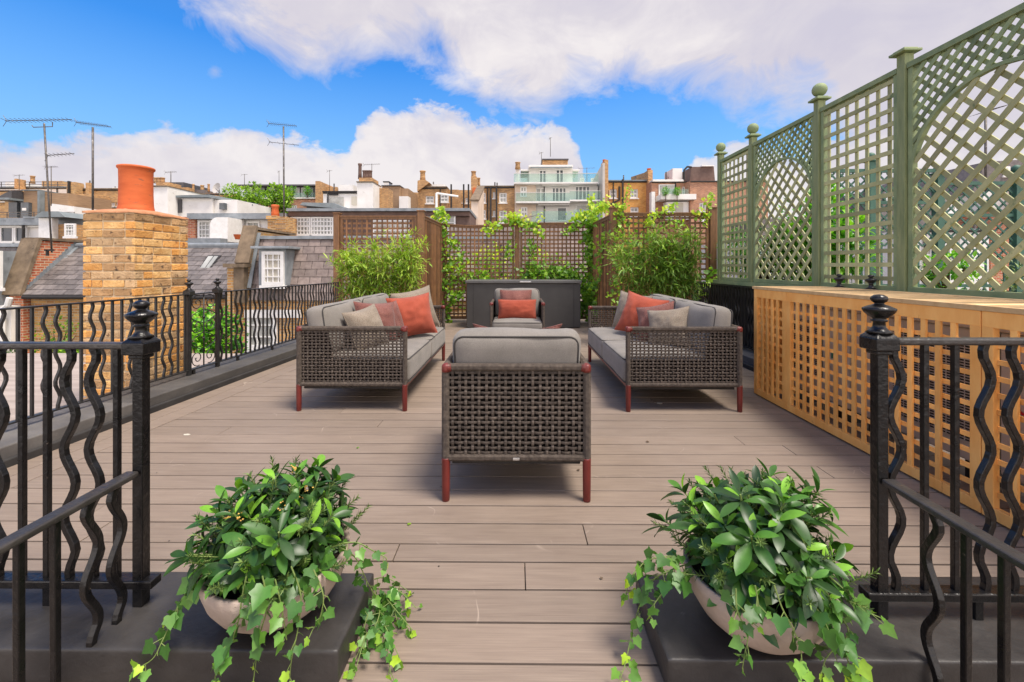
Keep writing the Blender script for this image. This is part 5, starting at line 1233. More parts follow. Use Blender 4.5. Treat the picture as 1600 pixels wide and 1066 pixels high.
# white balconied apartment building
Y = 38; t = block('apartment_building', 'white apartment building with glass balconies on three floors', 'building', Y, 829, 934, 288, 'white', 8)
fbox('cream_bay', 'cream', t, Y, 804.3, 837, 288.5, 350, -.3, .3)
fbox('upper_storey', 'white', t, Y, 827, 897, 260, 287.9, 1, 6); fbox('upper_roof', 'white', t, Y, 826, 896, 257, 260, .2, 6.5); fbox('eaves', 'greymetal', t, Y, 829, 894, 260.5, 262, .05, .19)
for a, b in ((815, 826), (897.5, 906)): fbox('side_glazing', 'clearglass', t, Y, a, b, 264, 287.5, 1.2, 2.2); fbox('side_roof', 'white', t, Y, a - 1, b + 1.5, 261.5, 263.8, .8, 4)
fbox('rooftop_hut', 'brownbrick', t, Y, 850.5, 892.5, 240, 256.8, 2.5, 6); fbox('hut_roof', 'darkgrey', t, Y, 849.5, 893.5, 238, 239.9, 2.3, 6.2); fbox('hut_vent', 'dark', t, Y, 866, 875, 253, 256, 2.3, 2.48)
fbox('chimney_shaft', 'white', t, Y, 805.5, 812, 262, 286, .8, 1.6); pots(t, Y, 809, 262, 1, .25, .6, mat='brownbrick')
for a, b, y0, y1, n in ((842, 854, 266, 287, 2), (868, 881, 265, 287, 2)):
    w = window(t, a, y0, b, y1, Y + 1, n, 1, glass='glass', fw=.1, mw=.1, sill=False, name='glazed_door')
for a, b, y0, y1, n, g_ in ((837, 853, 294, 316, 2, 'glass_light'), (862, 885, 293, 316, 4, 'glass'), (898, 922, 291, 314, 4, 'glass'), (870, 886, 324, 346, 1, 'glass'), (899, 923, 320, 346, 1, 'glass_light'), (813, 823, 292, 308, 2, 'glass_light'), (814, 824, 324, 339, 2, 'glass_light')):
    window(t, a, y0, b, y1, Y if a > 830 else Y - .3, n, 1 if a > 830 else 2, glass=g_, fw=.1, mw=.1, sill=False, name='glazed_door' if a > 830 else 'window')
for x0, x1, yb, d in ((803, 932, 288.2, -1.0), (806, 888, 318, -1.2), (887.5, 934, 315.5, -1.2)):
    fbox('balcony_slab', 'white', t, Y, x0, x1, yb, yb + 2.3, d, .0)
    fbox('glass_balustrade', 'clearglass', t, Y, x0, x1, yb - 13, yb - .2, d + .02, d + .06)
    part('balcony_rail', 'steel', t, lambda m: m.box(pX(x0, Y), pX(x1, Y), Y + d, Y + d + .08, pZ(yb - 13, Y), pZ(yb - 13.6, Y)))
fbox('glass_balustrade', 'clearglass', t, Y, 830, 892, 333, 349, -1.4, -1.36); fbox('glass_balustrade', 'clearglass', t, Y, 893, 934, 331, 348, -1.4, -1.36)
fbox('awning', 'white', t, Y, 846, 888, 290.6, 292.2, -.8, -.05); fbox('awning', 'white', t, Y, 840, 888, 320.5, 322.5, -.8, -.05)
fbox('back_wing', 'white', t, Y, 905, 932, 276, 287.9, 3, 7); W(t, 906, 279, 913, 286, Y + 3); W(t, 923, 279, 930, 286, Y + 3)
t = thing('party_wall', 'tall narrow party wall with brick stack between white apartments and orange house', 'wall', (pX(943, 37), 37, -9))
part('wall', 'acbody', t, lambda m: m.prism([(36.4, -9), (36.4, pZ(255, 36.4)), (40.8, pZ(281, 40.8)), (40.8, -9)], 'x', pX(943, 37) - .2, pX(943, 37), .5), fix=True)
part('brick_stack', 'brownbrick', t, lambda m: m.box(pX(943, 37) + .01, pX(949, 37), 36.6, 38.2, -9, pZ(252, 37))); pots(t, 36.6, 944.5, 253, 1, .18, .3)
Y = 37.5; t = block('terrace_house', 'orange brick house with white sash windows above the right vine', 'house', Y, 949, 1011, 283.5, 'orangebrick', 8, 'greymetal')
W(t, 952.5, 296, 964, 310, Y); W(t, 985, 296, 997, 310, Y); W(t, 985, 324, 998, 338, Y); part('drainpipe', 'dark', t, lambda m: (m.bar((pX(972.5, Y), Y - .15, -9), (pX(972.5, Y), Y - .15, pZ(281, Y)), .13, .13, ref=(1, 0, 0)), m.tube([(pX(949.5, Y), Y - .15, pZ(322, Y)), (pX(967, Y), Y - .15, pZ(313, Y)), (pX(967, Y), Y - .15, pZ(292, Y))], .08, 6), m.tube([(pX(949.5, Y), Y - .15, pZ(340, Y)), (pX(949.5, Y), Y - .15, pZ(298, Y))], .08, 6)))
part('stack_wall', 'brownbrick', t, lambda m: m.prism([(Y - .5, -9), (Y - .5, pZ(268, Y)), (Y + .6, pZ(268, Y)), (Y + 5, pZ(277, Y + 5)), (Y + 5, -9)], 'x', pX(1010, Y), pX(1017, Y), .5), fix=True); pots(t, Y - .4, 1014, 268, 1, .2, .35)
Y = 36; t = block('terrace_house', 'red brown brick house with white balcony and roof plants', 'house', Y, 1018, 1078, 284, 'redbrown', 8)
fbox('parapet', 'white', t, Y, 1018, 1066, 282, 285, -.3, .5); fbox('balcony', 'white', t, Y, 1024, 1077, 308, 316, -1.4, -.01); fbox('side_panel', 'white', t, Y, 1014.5, 1020, 302, 345, -.6, -.01)
window(t, 1029, 289, 1056, 308, Y, 2, 1, glass='glass_light', sill=False); W(t, 1066, 292, 1075, 307, Y); fbox('white_bay', 'white', t, Y, 1036, 1070, 318, 345, -.8, -.01); fbox('bay_opening', 'curtain', t, Y, 1050, 1061, 320, 345, -.9, -.81)
fbox('glass_balustrade', 'clearglass', t, Y, 1026, 1066, 300, 308, -1.3, -1.26)
def blob(mb, c, r, n, L, W_, t0, t1):
    for _ in range(n):
        d = rdir(); p = c + d * (r * ru(.3, 1.0)); lance(mb, p, (d + rdir() * .8), V((0, 0, 1)), L * ru(.7, 1.2), W_, .3, .2, ru(t0, t1), 3)
for px in (1040, 1058): 
    m = M(); c = V((pX(px, 34.4), 34.4, pZ(299, 34.4))); blob(m, c, .30, 200, .2, .05, .2, .9); m.tube([c - V((0, 0, .8)), c], .03, 6, mi=1)
    o = m.build('potted_shrub', ['bush', 'bark']); tag(o, 'small bushy shrub on the white balcony, %s one' % ('left' if px < 1050 else 'right'), 'shrub', 'balcony shrubs')
for px in (457, 480):
    m = M(); c = V((pX(px, 45.4), 45.4, pZ(297, 45.4))); blob(m, c, .42, 200, .28, .07, .2, .9); m.tube([c - V((0, 0, .8)), c], .05, 6, mi=1)
    o = m.build('potted_shrub', ['bush', 'bark']); tag(o, 'round shrub on the penthouse terrace, %s one' % ('left' if px < 470 else 'right'), 'shrub', 'penthouse shrubs')
Y = 35; t = block('terrace_house', 'brown brick house with dark tiled mansard at right of the skyline', 'house', Y, 1078.3, 1200, 283, 'redbrown', 8)
part('mansard', 'brownroof', t, lambda m: m.prism([(pX(1080, Y), pZ(283, Y)), (pX(1120, Y), pZ(283, Y)), (pX(1118, Y), pZ(260, Y)), (pX(1083, Y), pZ(260, Y))], 'y', Y + .3, Y + 6, .5), fix=True); fbox('roof_box', 'white', t, Y, 1065, 1081, 255, 283, 2, 4); W(t, 1093, 317, 1104, 345, Y); fbox('mansard_edge', 'whitewood', t, Y, 1098, 1117, 258.5, 260, .1, 1)
part('drainpipe', 'dark', t, lambda m: m.tube([(pX(1069, Y - .4), Y - .4, pZ(283, Y)), (pX(1069, Y - .4), Y - .4, pZ(268, Y)), (pX(1074, Y - .4), Y - .4, pZ(263, Y)), (pX(1080, Y), Y, pZ(262, Y))], .08, 6))
# ---- houses seen through the green trellis
Y = 22; t = block('terrace_house', 'white house with sash windows seen through the green trellis', 'house', Y, 1200, 1420, 372, 'white', 8)
fbox('roof', 'slate', t, Y, 1200, 1421, 340, 371.8, .5, 4); fbox('brick_band', 'redbrick', t, Y, 1376, 1422, 322, 339, .4, 3)
for a in (1386, 1300, 1345): W(t, a, 380, a + 14, 410, Y, 2, 4); 
W(t, 1382, 302, 1396, 318, Y)
fbox('upper_wall', 'slate', t, Y, 1370, 1422, 296, 321.8, .6, 3)
Y = 18; t = block('terrace_house', 'white house with lead roof and chimney seen through nearest trellis arch', 'house', Y, 1424, 1545, 360, 'white', 8, 'leadroof')
W(t, 1440, 385, 1462, 425, Y, 2, 3, 'curtain'); W(t, 1480, 370, 1500, 400, Y, 2, 3, 'glass_light'); W(t, 1478, 318, 1498, 335, Y + 2, 3, 3)
fbox('mansard', 'slate', t, Y, 1430, 1545, 312, 357.5, 2, 6)
Y = 20; t = block('terrace_house', 'red brick house with grey slate mansard at the far right edge', 'house', Y, 1548, 1760, 330, 'redbrick', 8)
part('mansard', 'slate', t, lambda m: m.prism([(pX(1530, Y), pZ(300, Y)), (pX(1780, Y), pZ(300, Y)), (pX(1760, Y), pZ(240, Y)), (pX(1552, Y), pZ(252, Y))], 'y', Y + .3, Y + 6, .5), fix=True); fbox('white_wall', 'white', t, Y, 1540, 1700, 300, 329.8, .1, 5); W(t, 1567, 262, 1576, 276, Y + .3); fbox('chimney_stack', 'redbrick', t, Y, 1574, 1590, 285, 330, -1, -.1)
W(t, 1595, 345, 1612, 370, Y)

finish_walls()
# ================================================================== AERIALS
def yagi(m, c, L, ax, n, el=.35, tilt=.0):
    ax = V(ax).normalized(); s = ax.cross(V((0, 0, 1))).normalized()
    m.tube([c - ax * L / 2, c + ax * L / 2], .011, 6)
    for i in range(n):
        p = c - ax * (L / 2) + ax * (L * (i + .3) / n); l = el * (1 - .3 * i / n)
        m.tube([p - s * l / 2 - V((0, 0, .02)), p + s * l / 2 + V((0, 0, .02))], .006, 4)
def aerial(label, Y, px0, py0, px1, py1, r, booms):
    base = atY(px0, py0, Y); top = atY(px1, py1, Y)
    t = thing('television_aerial', label, 'aerial', base)
    part('mast', 'aerial', t, lambda m: m.tube([base, top], r, 8), smooth=True)
    for (xa_, ya_, xb_, yb_, n, el) in booms:
        A, B = atY(xa_, ya_, Y), atY(xb_, yb_, Y + .15)
        def f(m):
            c = (A + B) / 2; yagi(m, c, (B - A).length, B - A, n, el)
            # folded reflector at the near end
            for dz in (.16, -.16): m.tube([A + V((.05, 0, 0)), A + V((0, 0, dz)) + V((-.06, 0, 0))], .008, 4)
        part('yagi', 'aerial', t, f)
    return t
t = aerial('tall leaning aerial mast on the orange brick party wall at far left', 12.3, 81, 395, 69, 193, .022, ((8, 189, 112, 187, 16, .3), (73, 243, 116, 240, 7, .25)))
part('cradle', 'aerial', t, lambda m: m.tube([atY(50, 196, 12.3), atY(52, 199, 12.3), atY(82, 198, 12.3), atY(82, 191, 12.3)], .012, 6))
part('bracket', 'dark', t, lambda m: (m.bar(atY(70, 391, 12.25), atY(84, 391, 12.25), .05, .05), m.bar(atY(74, 391, 12.25), atY(74, 400, 12.25), .05, .05, ref=(1, 0, 0))))
aerial('upright aerial mast rising from behind the big brick chimney', 16.0, 145, 345, 145, 199, .034, ((118, 191, 173, 198, 13, .45),))
aerial('tall aerial mast rising beside the red chimney pot', 18.2, 444, 372, 443, 198, .034, ((419, 193, 464, 197, 14, .5), (420, 222, 467, 227, 4, .3)))
aerial('aerial on the roof seen through the nearest trellis arch', 17.0, 1540, 300, 1540, 172, .04, ((1534, 176, 1570, 166, 7, .9),))
for lab, Y, x, yb, yt, bw, n in (('thin aerial on skyline left of the clad extension', 42, 30, 300, 273, 16, 5), ('thin aerial standing between the two tall left masts', 30, 80, 322, 260, 20, 7), ('spread aerial beside the white gable right of terracotta pot', 31, 267, 290, 268, 18, 6), ('small aerial above the penthouse trees', 46, 382, 290, 272, 10, 4), ('thin pole aerial on the penthouse roof', 46, 436, 288, 267, 3, 2), ('paired thin aerial left of white flat roofed building', 44, 515, 300, 266, 8, 4), ('comb aerial beside the tall white chimney pots', 34, 581, 290, 256, 26, 9), ('hair thin aerial on the rooftop hut', 39, 860, 245, 215, 3, 2), ('thin aerial left of the rooftop hut', 39, 846, 260, 238, 6, 2), ('wide thin aerial behind the party wall stack', 40, 917, 285, 262, 26, 5), ('small aerial above the red brown house', 38, 1050, 284, 276, 14, 6)):
    aerial(lab, Y, x, yb, x, yt, .026, ((x - bw / 2, yt + 1.5, x + bw / 2, yt + .5, n, .5),))
m = M(); Y = 21.5
t = thing('television_aerial', 'pole with sideways white boom aerial above the left corner vine', 'aerial', atY(682, 345, Y))
part('mast', 'whitewood', t, lambda m: m.tube([atY(682, 345, Y), atY(682, 302, Y)], .06, 8)); part('yagi', 'whitewood', t, lambda m: m.tube([atY(682, 302, Y), atY(716, 307, Y)], .05, 6))
# ================================================================== PLANTERS
UP = V((0, 0, 1))
def planter(c, r, lab_b, lab_s, lab_i, seed, strands, deck_strands, HH=.25):
    random.seed(seed)
    t = thing('planter_bowl', lab_b, 'planter', (c.x, c.y, c.z))
    h = .165; q = r / .215
    pr = [(.0, .001), (.10 * q, .001), (.135 * q, .014), (.172 * q, .048), (.198 * q, .09), (.211 * q, .13), (.215 * q, h), (.211 * q, h + .003), (.199 * q, h), (.190 * q, .12), (.14 * q, .118), (0, .118)]
    m = M(); m.lathe(pr, c, 56); m.build('bowl', 'concrete', t, smooth=True)
    m = M(); m.lathe([(.001, .1185), (.17 * q, .1185), (.188 * q, .125)], c, 32); m.build('compost', 'soil', t)
    # leafy shrub: rosettes of glossy leaves over a dome, needle sprigs between them
    s = thing('leafy_shrub', lab_s, 'shrub', (c.x, c.y, c.z + .12))
    lv, sp_, st, be = M(), M(), M(), M()
    top = c + V((0, 0, .155)); n = 0
    def dome(i, N, rr, hh):
        # evenly spread directions over the upper hemisphere (golden spiral), jittered
        z = 1 - (i + .5) / N * .97; a = i * 2.39996 + seed; q_ = math.sqrt(max(0, 1 - z * z))
        d = V((q_ * math.cos(a), q_ * math.sin(a), z * .95 + .06)) + rdir() * .16
        return V((d.x * rr, d.y * rr, d.z * hh)), d.normalized()
    N = 82
    for i in range(N):
        o_, d = dome(i, N, .215 + (HH - .25) * .4, HH); k = ru(.72, 1.08) * (.8 if d.y < -.2 and d.z < .3 else 1); tip = top + o_ * k
        base = top + V((o_.x * .25, o_.y * .25, -.01)); st.tube([base, base.lerp(tip, .6) + V((0, 0, .015)), tip], .0028, 5)
        ax = (d + UP * .55).normalized(); nl = random.randint(7, 10)
        a1 = ax.orthogonal().normalized(); a2 = ax.cross(a1)
        for j in range(nl):
            an = j * 2.4 + i; sd = a1 * math.cos(an) + a2 * math.sin(an); inner = j >= nl - 3
            el = ru(.5, 1.0) if inner else ru(-.05, .55)
            dd = (sd * (1 - el * .5) + ax * el).normalized()
            p = tip - ax * (.03 * (1 - j / nl)) + dd * .004
            L = ru(.068, .112) * (.75 if inner else 1.0)
            tt = ru(.72, 1.0) if (inner and rnd() < .45) else ru(.0, .68)
            lance(lv, p, dd, ax, L, L * ru(.27, .36), ru(.1, .6), ru(.08, .25), tt, 7, shape=.80)
    N = 62
    for i in range(N):
        o_, d = dome(i * 1.0 + .5, N, .205, HH - .05); tip = top + o_ * ru(.98, 1.18)
        d = (d + UP * .2 + rdir() * .3).normalized(); L = ru(.07, .12); b0 = tip - d * L * .6; b1 = b0 + d * L
        sp_stem = [b0 - d * .05, b0, b1]; st.tube(sp_stem, .0016, 4)
        a1 = d.orthogonal().normalized(); a2 = d.cross(a1); k = 44
        for j in range(k):
            u = j / k; an = j * 2.4; sd = a1 * math.cos(an) + a2 * math.sin(an)
            lance(sp_, b0 + d * (L * u), (sd + d * (.5 + .8 * u)).normalized(), d, ru(.016, .026), .0042, .2, .1, ru(.1, 1.0), 3)
    for i in range(10):
        o_, d = dome(i * 2.4 + 1, 48, .215, .25); p = top + o_ * ru(.86, .98)
        for _ in range(9):
            qn = p + rdir() * .012; sp_.lathe([(0, -.003), (.003, 0), (0, .003)], qn, 6, .5, 1)
    lv.build('leaves', 'laurel', s, smooth=True); sp_.build('needle_sprigs', ['hebe', 'berry'], s); st.build('stems', 'stem', s)
    # trailing ivy
    iv, vs_ = M(), M()
    def strand(pts, leaf, dens, tipl=True, jit=.012):
        P = [p.copy() for p in pts]; fine = []
        for a in range(len(P) - 1):
            p0, p1, p2, p3 = P[max(a - 1, 0)], P[a], P[a + 1], P[min(a + 2, len(P) - 1)]
            for k in range(6):
                u = k / 6; fine.append(.5 * ((2 * p1) + (p2 - p0) * u + (2 * p0 - 5 * p1 + 4 * p2 - p3) * u * u + (3 * p1 - p0 - 3 * p2 + p3) * u ** 3))
        fine.append(P[-1]); vs_.tube(fine, [.0022 - .0010 * i / len(fine) for i in range(len(fine))], 5)
        L = 0; nxt = .01
        for i in range(1, len(fine)):
            seg = (fine[i] - fine[i - 1]); L += seg.length
            while L > nxt:
                u = i / len(fine); d = seg.normalized()
                view = V((-fine[i].x, -fine[i].y, EYE - fine[i].z)).normalized()
                side = d.cross(UP); side = side.normalized() if side.length > .01 else V((1, 0, 0))
                ld = (side * random.choice((-1, 1)) * ru(.4, 1.2) + d * ru(.1, .7) + V((0, 0, -.5)) + rdir() * .4).normalized()
                p = fine[i] + rdir() * jit + V((0, -.006, .006)); pe = p + ld * .014
                vs_.tube([fine[i], pe], .0011, 4)
                nrm = (UP * .5 + V((0, -.8, 0)) + rdir() * .7).normalized()
                tt = ru(.1, .75) if u < .7 else ru(.55, 1.0)
                flat_leaf(iv, pe, ld, nrm, leaf * .70 * ru(.5, 1.25) * (1 - .35 * u), IVY, tt, ru(.1, .5))
                nxt += dens * .72 * ru(.5, 1.5)
    for pts, leaf, dens in strands: strand([atY(*p) for p in pts], leaf, dens)
    for pts, leaf, dens in deck_strands: strand(pts, leaf, dens)
    # leaves spilling over the rim
    for i in range(20):
        a = ru(math.pi * .95, math.pi * 2.05); rr = r * ru(.85, 1.05); p = V((c.x + rr * math.cos(a), c.y + rr * math.sin(a), c.z + h + ru(.0, .06)))
        o_ = V((math.cos(a), math.sin(a), 0)); flat_leaf(iv, p, (o_ * .7 + V((0, 0, -.8)) + rdir() * .5).normalized(), (o_ + UP * .5 + rdir() * .3).normalized(), ru(.028, .048), IVY, ru(.15, .85), .3)
    t2 = thing('trailing_ivy', lab_i, 'ivy', (c.x, c.y, c.z + .12)); iv.build('leaves', 'ivy', t2, smooth=True); vs_.build('stems', 'stem', t2)
CL = V((-.772, 1.405, .1005)); CR = V((.742, 1.345, .1005))
sl = [([(335, 878, 1.33), (312, 900, 1.29), (285, 935, 1.26), (266, 975, 1.235), (252, 1005, 1.21), (238, 1030, 1.195), (205, 1052, 1.185)], .062, .022),
      ([(330, 885, 1.32), (296, 920, 1.29), (278, 955, 1.27), (268, 968, 1.26)], .06, .022),
      ([(385, 900, 1.19), (378, 935, 1.18), (372, 972, 1.175), (358, 1010, 1.17), (340, 1045, 1.165), (332, 1075, 1.16)], .066, .02),
      ([(410, 900, 1.19), (418, 945, 1.175), (408, 985, 1.17), (402, 1020, 1.165), (395, 1070, 1.16)], .066, .02),
      ([(455, 885, 1.19), (470, 930, 1.18), (466, 980, 1.17), (455, 1035, 1.16), (452, 1075, 1.16)], .058, .024),
      ([(490, 890, 1.2), (505, 930, 1.19), (500, 965, 1.185), (488, 985, 1.18)], .05, .022),
      ([(430, 905, 1.185), (440, 950, 1.175), (448, 1000, 1.168)], .05, .026),
      ([(530, 850, 1.36), (558, 848, 1.37), (585, 862, 1.38), (603, 872, 1.38), (600, 884, 1.38)], .05, .022),
      ([(530, 855, 1.36), (552, 868, 1.38), (565, 890, 1.42), (575, 912, 1.46), (590, 935, 1.48)], .055, .022)]
def D(px, py, z=.012): return atZ(px, py, z)
random.seed(3)
dl = []
for k, (a, b) in enumerate((((585, 905), (640, 925)), ((592, 920), (622, 975)), ((588, 930), (600, 1000)), ((596, 940), (650, 950)), ((590, 950), (575, 1010)), ((600, 985), (625, 1030)), ((580, 990), (555, 1050)), ((620, 990), (610, 1050)), ((600, 930), (645, 985)), ((585, 960), (560, 1020)))):
    A, B = D(*a, .05 - .003 * k), D(*b, .018); mid = A.lerp(B, .5) + V((ru(-.03, .03), ru(-.03, .03), ru(.01, .05))); dl.append(([A, mid, B], .052, .020))
planter(CL, .217, 'round pale concrete planter bowl on the left stone slab', 'dense glossy leaved shrub filling the planter bowl on the left slab', 'trailing ivy hanging from the left bowl and spilling onto the deck', 11, sl, dl)
sr = [([(1078, 880, 1.33), (1050, 890, 1.31), (1022, 905, 1.31), (1004, 935, 1.33), (992, 970, 1.34), (984, 1005, 1.30), (976, 1040, 1.25), (968, 1062, 1.22)], .058, .02),
      ([(1070, 870, 1.34), (1035, 870, 1.33), (1005, 880, 1.34), (985, 905, 1.36), (978, 930, 1.37)], .058, .018),
      ([(1075, 890, 1.3), (1045, 915, 1.28), (1025, 940, 1.27), (1012, 960, 1.27)], .055, .02),
      ([(1150, 920, 1.12), (1152, 955, 1.11), (1168, 990, 1.105), (1164, 1020, 1.10), (1160, 1045, 1.10)], .048, .022),
      ([(1210, 915, 1.12), (1222, 950, 1.11), (1240, 985, 1.10), (1252, 1020, 1.10), (1250, 1075, 1.10)], .056, .020),
      ([(1250, 905, 1.14), (1272, 945, 1.12), (1300, 985, 1.11), (1318, 1015, 1.10), (1330, 1050, 1.10), (1335, 1080, 1.10)], .066, .018),
      ([(1290, 895, 1.18), (1322, 925, 1.16), (1345, 950, 1.15), (1375, 965, 1.14)], .062, .02),
      ([(1285, 915, 1.16), (1308, 955, 1.14), (1325, 990, 1.12), (1290, 1030, 1.11), (1285, 1070, 1.1)], .06, .02),
      ([(1270, 930, 1.14), (1288, 975, 1.12), (1312, 1010, 1.11), (1350, 1030, 1.1)], .06, .02),
      ([(1180, 915, 1.12), (1185, 950, 1.11), (1178, 975, 1.105)], .04, .022)]
planter(CR, .209, 'round pale concrete planter bowl on the right stone slab', 'dense glossy leaved shrub filling the planter bowl on the right slab', 'trailing ivy hanging from the right bowl over the slab edge', 29, sr, [], .285)

# ================================================================== BAMBOO behind the sofas
def bamboo(label, x0, x1, yc, ztop, ncul, matn, seed, tlab):
    random.seed(seed)
    t = thing('planter_trough', tlab, 'planter', ((x0 + x1) / 2, yc, 0))
    m = M(); m.box(x0 + .15, x1 - .15, yc - .2, yc + .2, .005, .42); m.build('box', 'trough', t, bevel=.01)
    m = M(); m.box(x0 + .18, x1 - .18, yc - .17, yc + .17, .4205, .43); m.build('compost', 'soil', t)
    s = thing('bamboo_plant', label, 'bamboo', ((x0 + x1) / 2, yc, .42))
    cu, lv = M(), M()
    for i in range(ncul):
        bx, by = ru(x0 + .25, x1 - .25), yc + ru(-.14, .14); xm = (x0 + x1) / 2
        hh = (ztop - .42) * ru(.62, 1.0); lean = V(((bx - xm) * ru(.15, .5) + ru(-.1, .1), ru(-.2, .12), 0))
        pts = [V((bx, by, .42)) + lean * (u * u) + V((0, 0, hh * u)) for u in [k / 8 for k in range(9)]]
        cu.tube(pts, [.006 - .0042 * k / 8 for k in range(9)], 6, ru(0, 1))
        for k in range(random.randint(14, 20)):
            u = ru(.22, 1.0) ** .8; j = min(7, int(u * 8)); p = pts[j].lerp(pts[j + 1], u * 8 - j) if j < 8 else pts[8]
            bd = (rdir() * 1.0 + V((0, -.25, .25))).normalized(); L = ru(.10, .28) * (1.25 - u * .5)
            q = [p, p + bd * L * .6 + UP * .01, p + bd * L - UP * .02]; cu.tube(q, .0014, 4)
            for a in range(random.randint(5, 8)):
                w = ru(.35, 1.0); pp = q[0].lerp(q[2], w); d = (bd * .6 + rdir() * 1.0 + V((0, -.1, .05))).normalized()
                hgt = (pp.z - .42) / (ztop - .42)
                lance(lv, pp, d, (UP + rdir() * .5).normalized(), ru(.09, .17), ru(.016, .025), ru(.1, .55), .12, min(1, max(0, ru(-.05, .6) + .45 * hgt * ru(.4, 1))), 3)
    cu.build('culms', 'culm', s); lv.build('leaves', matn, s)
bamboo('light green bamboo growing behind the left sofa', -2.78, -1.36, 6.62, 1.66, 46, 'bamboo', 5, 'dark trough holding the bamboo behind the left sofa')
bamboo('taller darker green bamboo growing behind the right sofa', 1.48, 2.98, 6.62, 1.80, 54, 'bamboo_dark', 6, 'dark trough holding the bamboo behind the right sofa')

# ================================================================== CLIMBING VINES on the brown trellis
def vine(label, paths, seed):
    random.seed(seed)
    lv, st = M(), M(); p0 = atY(*paths[0][0][0])
    t = thing('climbing_vine', label, 'vine', (p0.x, p0.y, max(0, p0.z)))
    for pts, n, spread, size, t0, t1 in paths:
        P = [atY(*p) for p in pts]; fine = []
        for a in range(len(P) - 1):
            for k in range(5): fine.append(P[a].lerp(P[a + 1], k / 5) + rdir() * .02)
        fine.append(P[-1]); st.tube(fine, [.006 - .004 * i / len(fine) for i in range(len(fine))], 5)
        for _ in range(int(n * 1.9)):
            i = random.randrange(len(fine)); p = fine[i] + V((random.gauss(0, spread), random.gauss(0, .05), random.gauss(0, spread)))
            d = (rdir() + V((0, -.2, -.5))).normalized(); nn = (V((0, -.9, .6)) + rdir() * .8).normalized()
            flat_leaf(lv, p, d, nn, size * .60 * ru(.5, 1.25), HEART, min(1, max(0, ru(t0, t1))), ru(0, .5))
            if rnd() < .2: st.tube([fine[i], p], .0018, 4)
    lv.build('leaves', 'vine', t, smooth=True); st.build('stems', 'vinestem', t)
Yv = 9.12
vine('yellow green vine climbing the left corner post of the brown trellis', [
    ([(700, 505, Yv), (697, 450, Yv), (694, 400, Yv), (692, 360, Yv), (688, 335, Yv)], 120, .07, .11, .1, .9),
    ([(697, 440, Yv), (715, 410, Yv), (728, 395, Yv)], 34, .09, .11, .2, .9), ([(694, 372, Yv), (706, 380, Yv), (718, 392, Yv)], 34, .07, .11, .2, .9),
    ([(692, 345, Yv), (682, 335, Yv), (690, 325, Yv), (697, 342, Yv)], 46, .055, .11, .6, 1.0), ([(700, 480, Yv), (712, 462, Yv), (724, 455, Yv)], 26, .05, .13, .1, .8), ([(705, 430, Yv), (745, 428, Yv), (760, 434, Yv)], 40, .06, .11, .2, .8)], 21)
vine('yellow green vine on the middle post of the brown trellis', [
    ([(828, 440, Yv), (830, 400, Yv), (832, 370, Yv), (822, 348, Yv)], 50, .06, .11, .2, .8), ([(814, 350, Yv), (795, 344, Yv), (772, 352, Yv), (758, 360, Yv)], 60, .06, .11, .4, 1.0),
    ([(814, 346, Yv), (838, 352, Yv), (846, 366, Yv)], 34, .06, .12, .4, 1.0), ([(800, 345, Yv), (806, 337, Yv), (797, 340, Yv)], 40, .06, .10, .7, 1.0), ([(800, 370, Yv), (798, 390, Yv), (794, 410, Yv)], 26, .06, .1, .2, .9), ([(812, 343, Yv), (845, 335, Yv), (838, 345, Yv)], 16, .05, .10, .6, 1.0)], 22)
vine('dense green vine massed over the right corner of brown trellis', [
    ([(950, 505, 9.0), (900, 440, 9.1), (860, 425, Yv), (825, 430, Yv)], 330, .10, .115, .0, .7), ([(930, 500, 9.0), (925, 450, 9.05), (920, 410, 9.1), (925, 370, Yv), (925, 340, Yv)], 330, .10, .12, .1, .8),
    ([(900, 436, Yv), (888, 424, Yv), (870, 432, Yv)], 80, .08, .11, .1, .75), ([(925, 345, Yv), (915, 333, Yv), (905, 338, Yv), (895, 345, Yv)], 70, .055, .105, .6, 1.0), ([(925, 340, 8.9), (935, 325, 8.6), (948, 318, 8.2)], 80, .06, .11, .6, 1.0),
    ([(925, 460, 8.8), (938, 440, 8.4), (945, 400, 8.2), (948, 360, 8.0)], 130, .09, .115, .1, .8), ([(912, 480, 9.0), (925, 470, 8.9), (940, 485, 8.6)], 120, .10, .14, .0, .6), ([(902, 350, Yv), (895, 360, Yv), (880, 365, Yv)], 26, .05, .1, .4, .95), ([(925, 338, Yv), (922, 318, Yv), (924, 306, Yv)], 24, .04, .1, .6, 1.0)], 23)
Yw = 7.36
vine('vine trained along the top of the right brown trellis panel', [
    ([(963, 480, Yw), (962, 420, Yw), (965, 370, Yw), (970, 335, Yw)], 90, .06, .085, .2, .85), ([(970, 345, Yw), (1005, 350, Yw), (1040, 345, Yw), (1070, 350, Yw)], 45, .05, .085, .2, .9), ([(1012, 350, Yw), (1020, 335, Yw), (1045, 327, Yw), (1052, 320, Yw)], 60, .035, .085, .6, 1.0),
    ([(968, 338, Yw), (976, 318, Yw), (984, 300, Yw), (980, 292, Yw)], 26, .025, .07, .5, 1.0), ([(968, 335, Yw), (964, 328, Yw), (972, 325, Yw)], 30, .05, .085, .6, 1.0), ([(1100, 350, Yw), (1106, 325, Yw), (1109, 303, Yw)], 34, .03, .085, .5, 1.0), ([(1085, 330, Yw), (1095, 335, Yw)], 10, .04, .08, .6, 1.0)], 24)
vine('green vine sprays at the foot of the right trellis post', [([(1118, 520, 7.0), (1112, 460, 7.0), (1110, 440, 7.0), (1125, 430, 6.9)], 60, .08, .12, .1, .8), ([(1112, 465, 7.0), (1122, 460, 6.9), (1128, 470, 6.8)], 26, .05, .13, .1, .8)], 25)

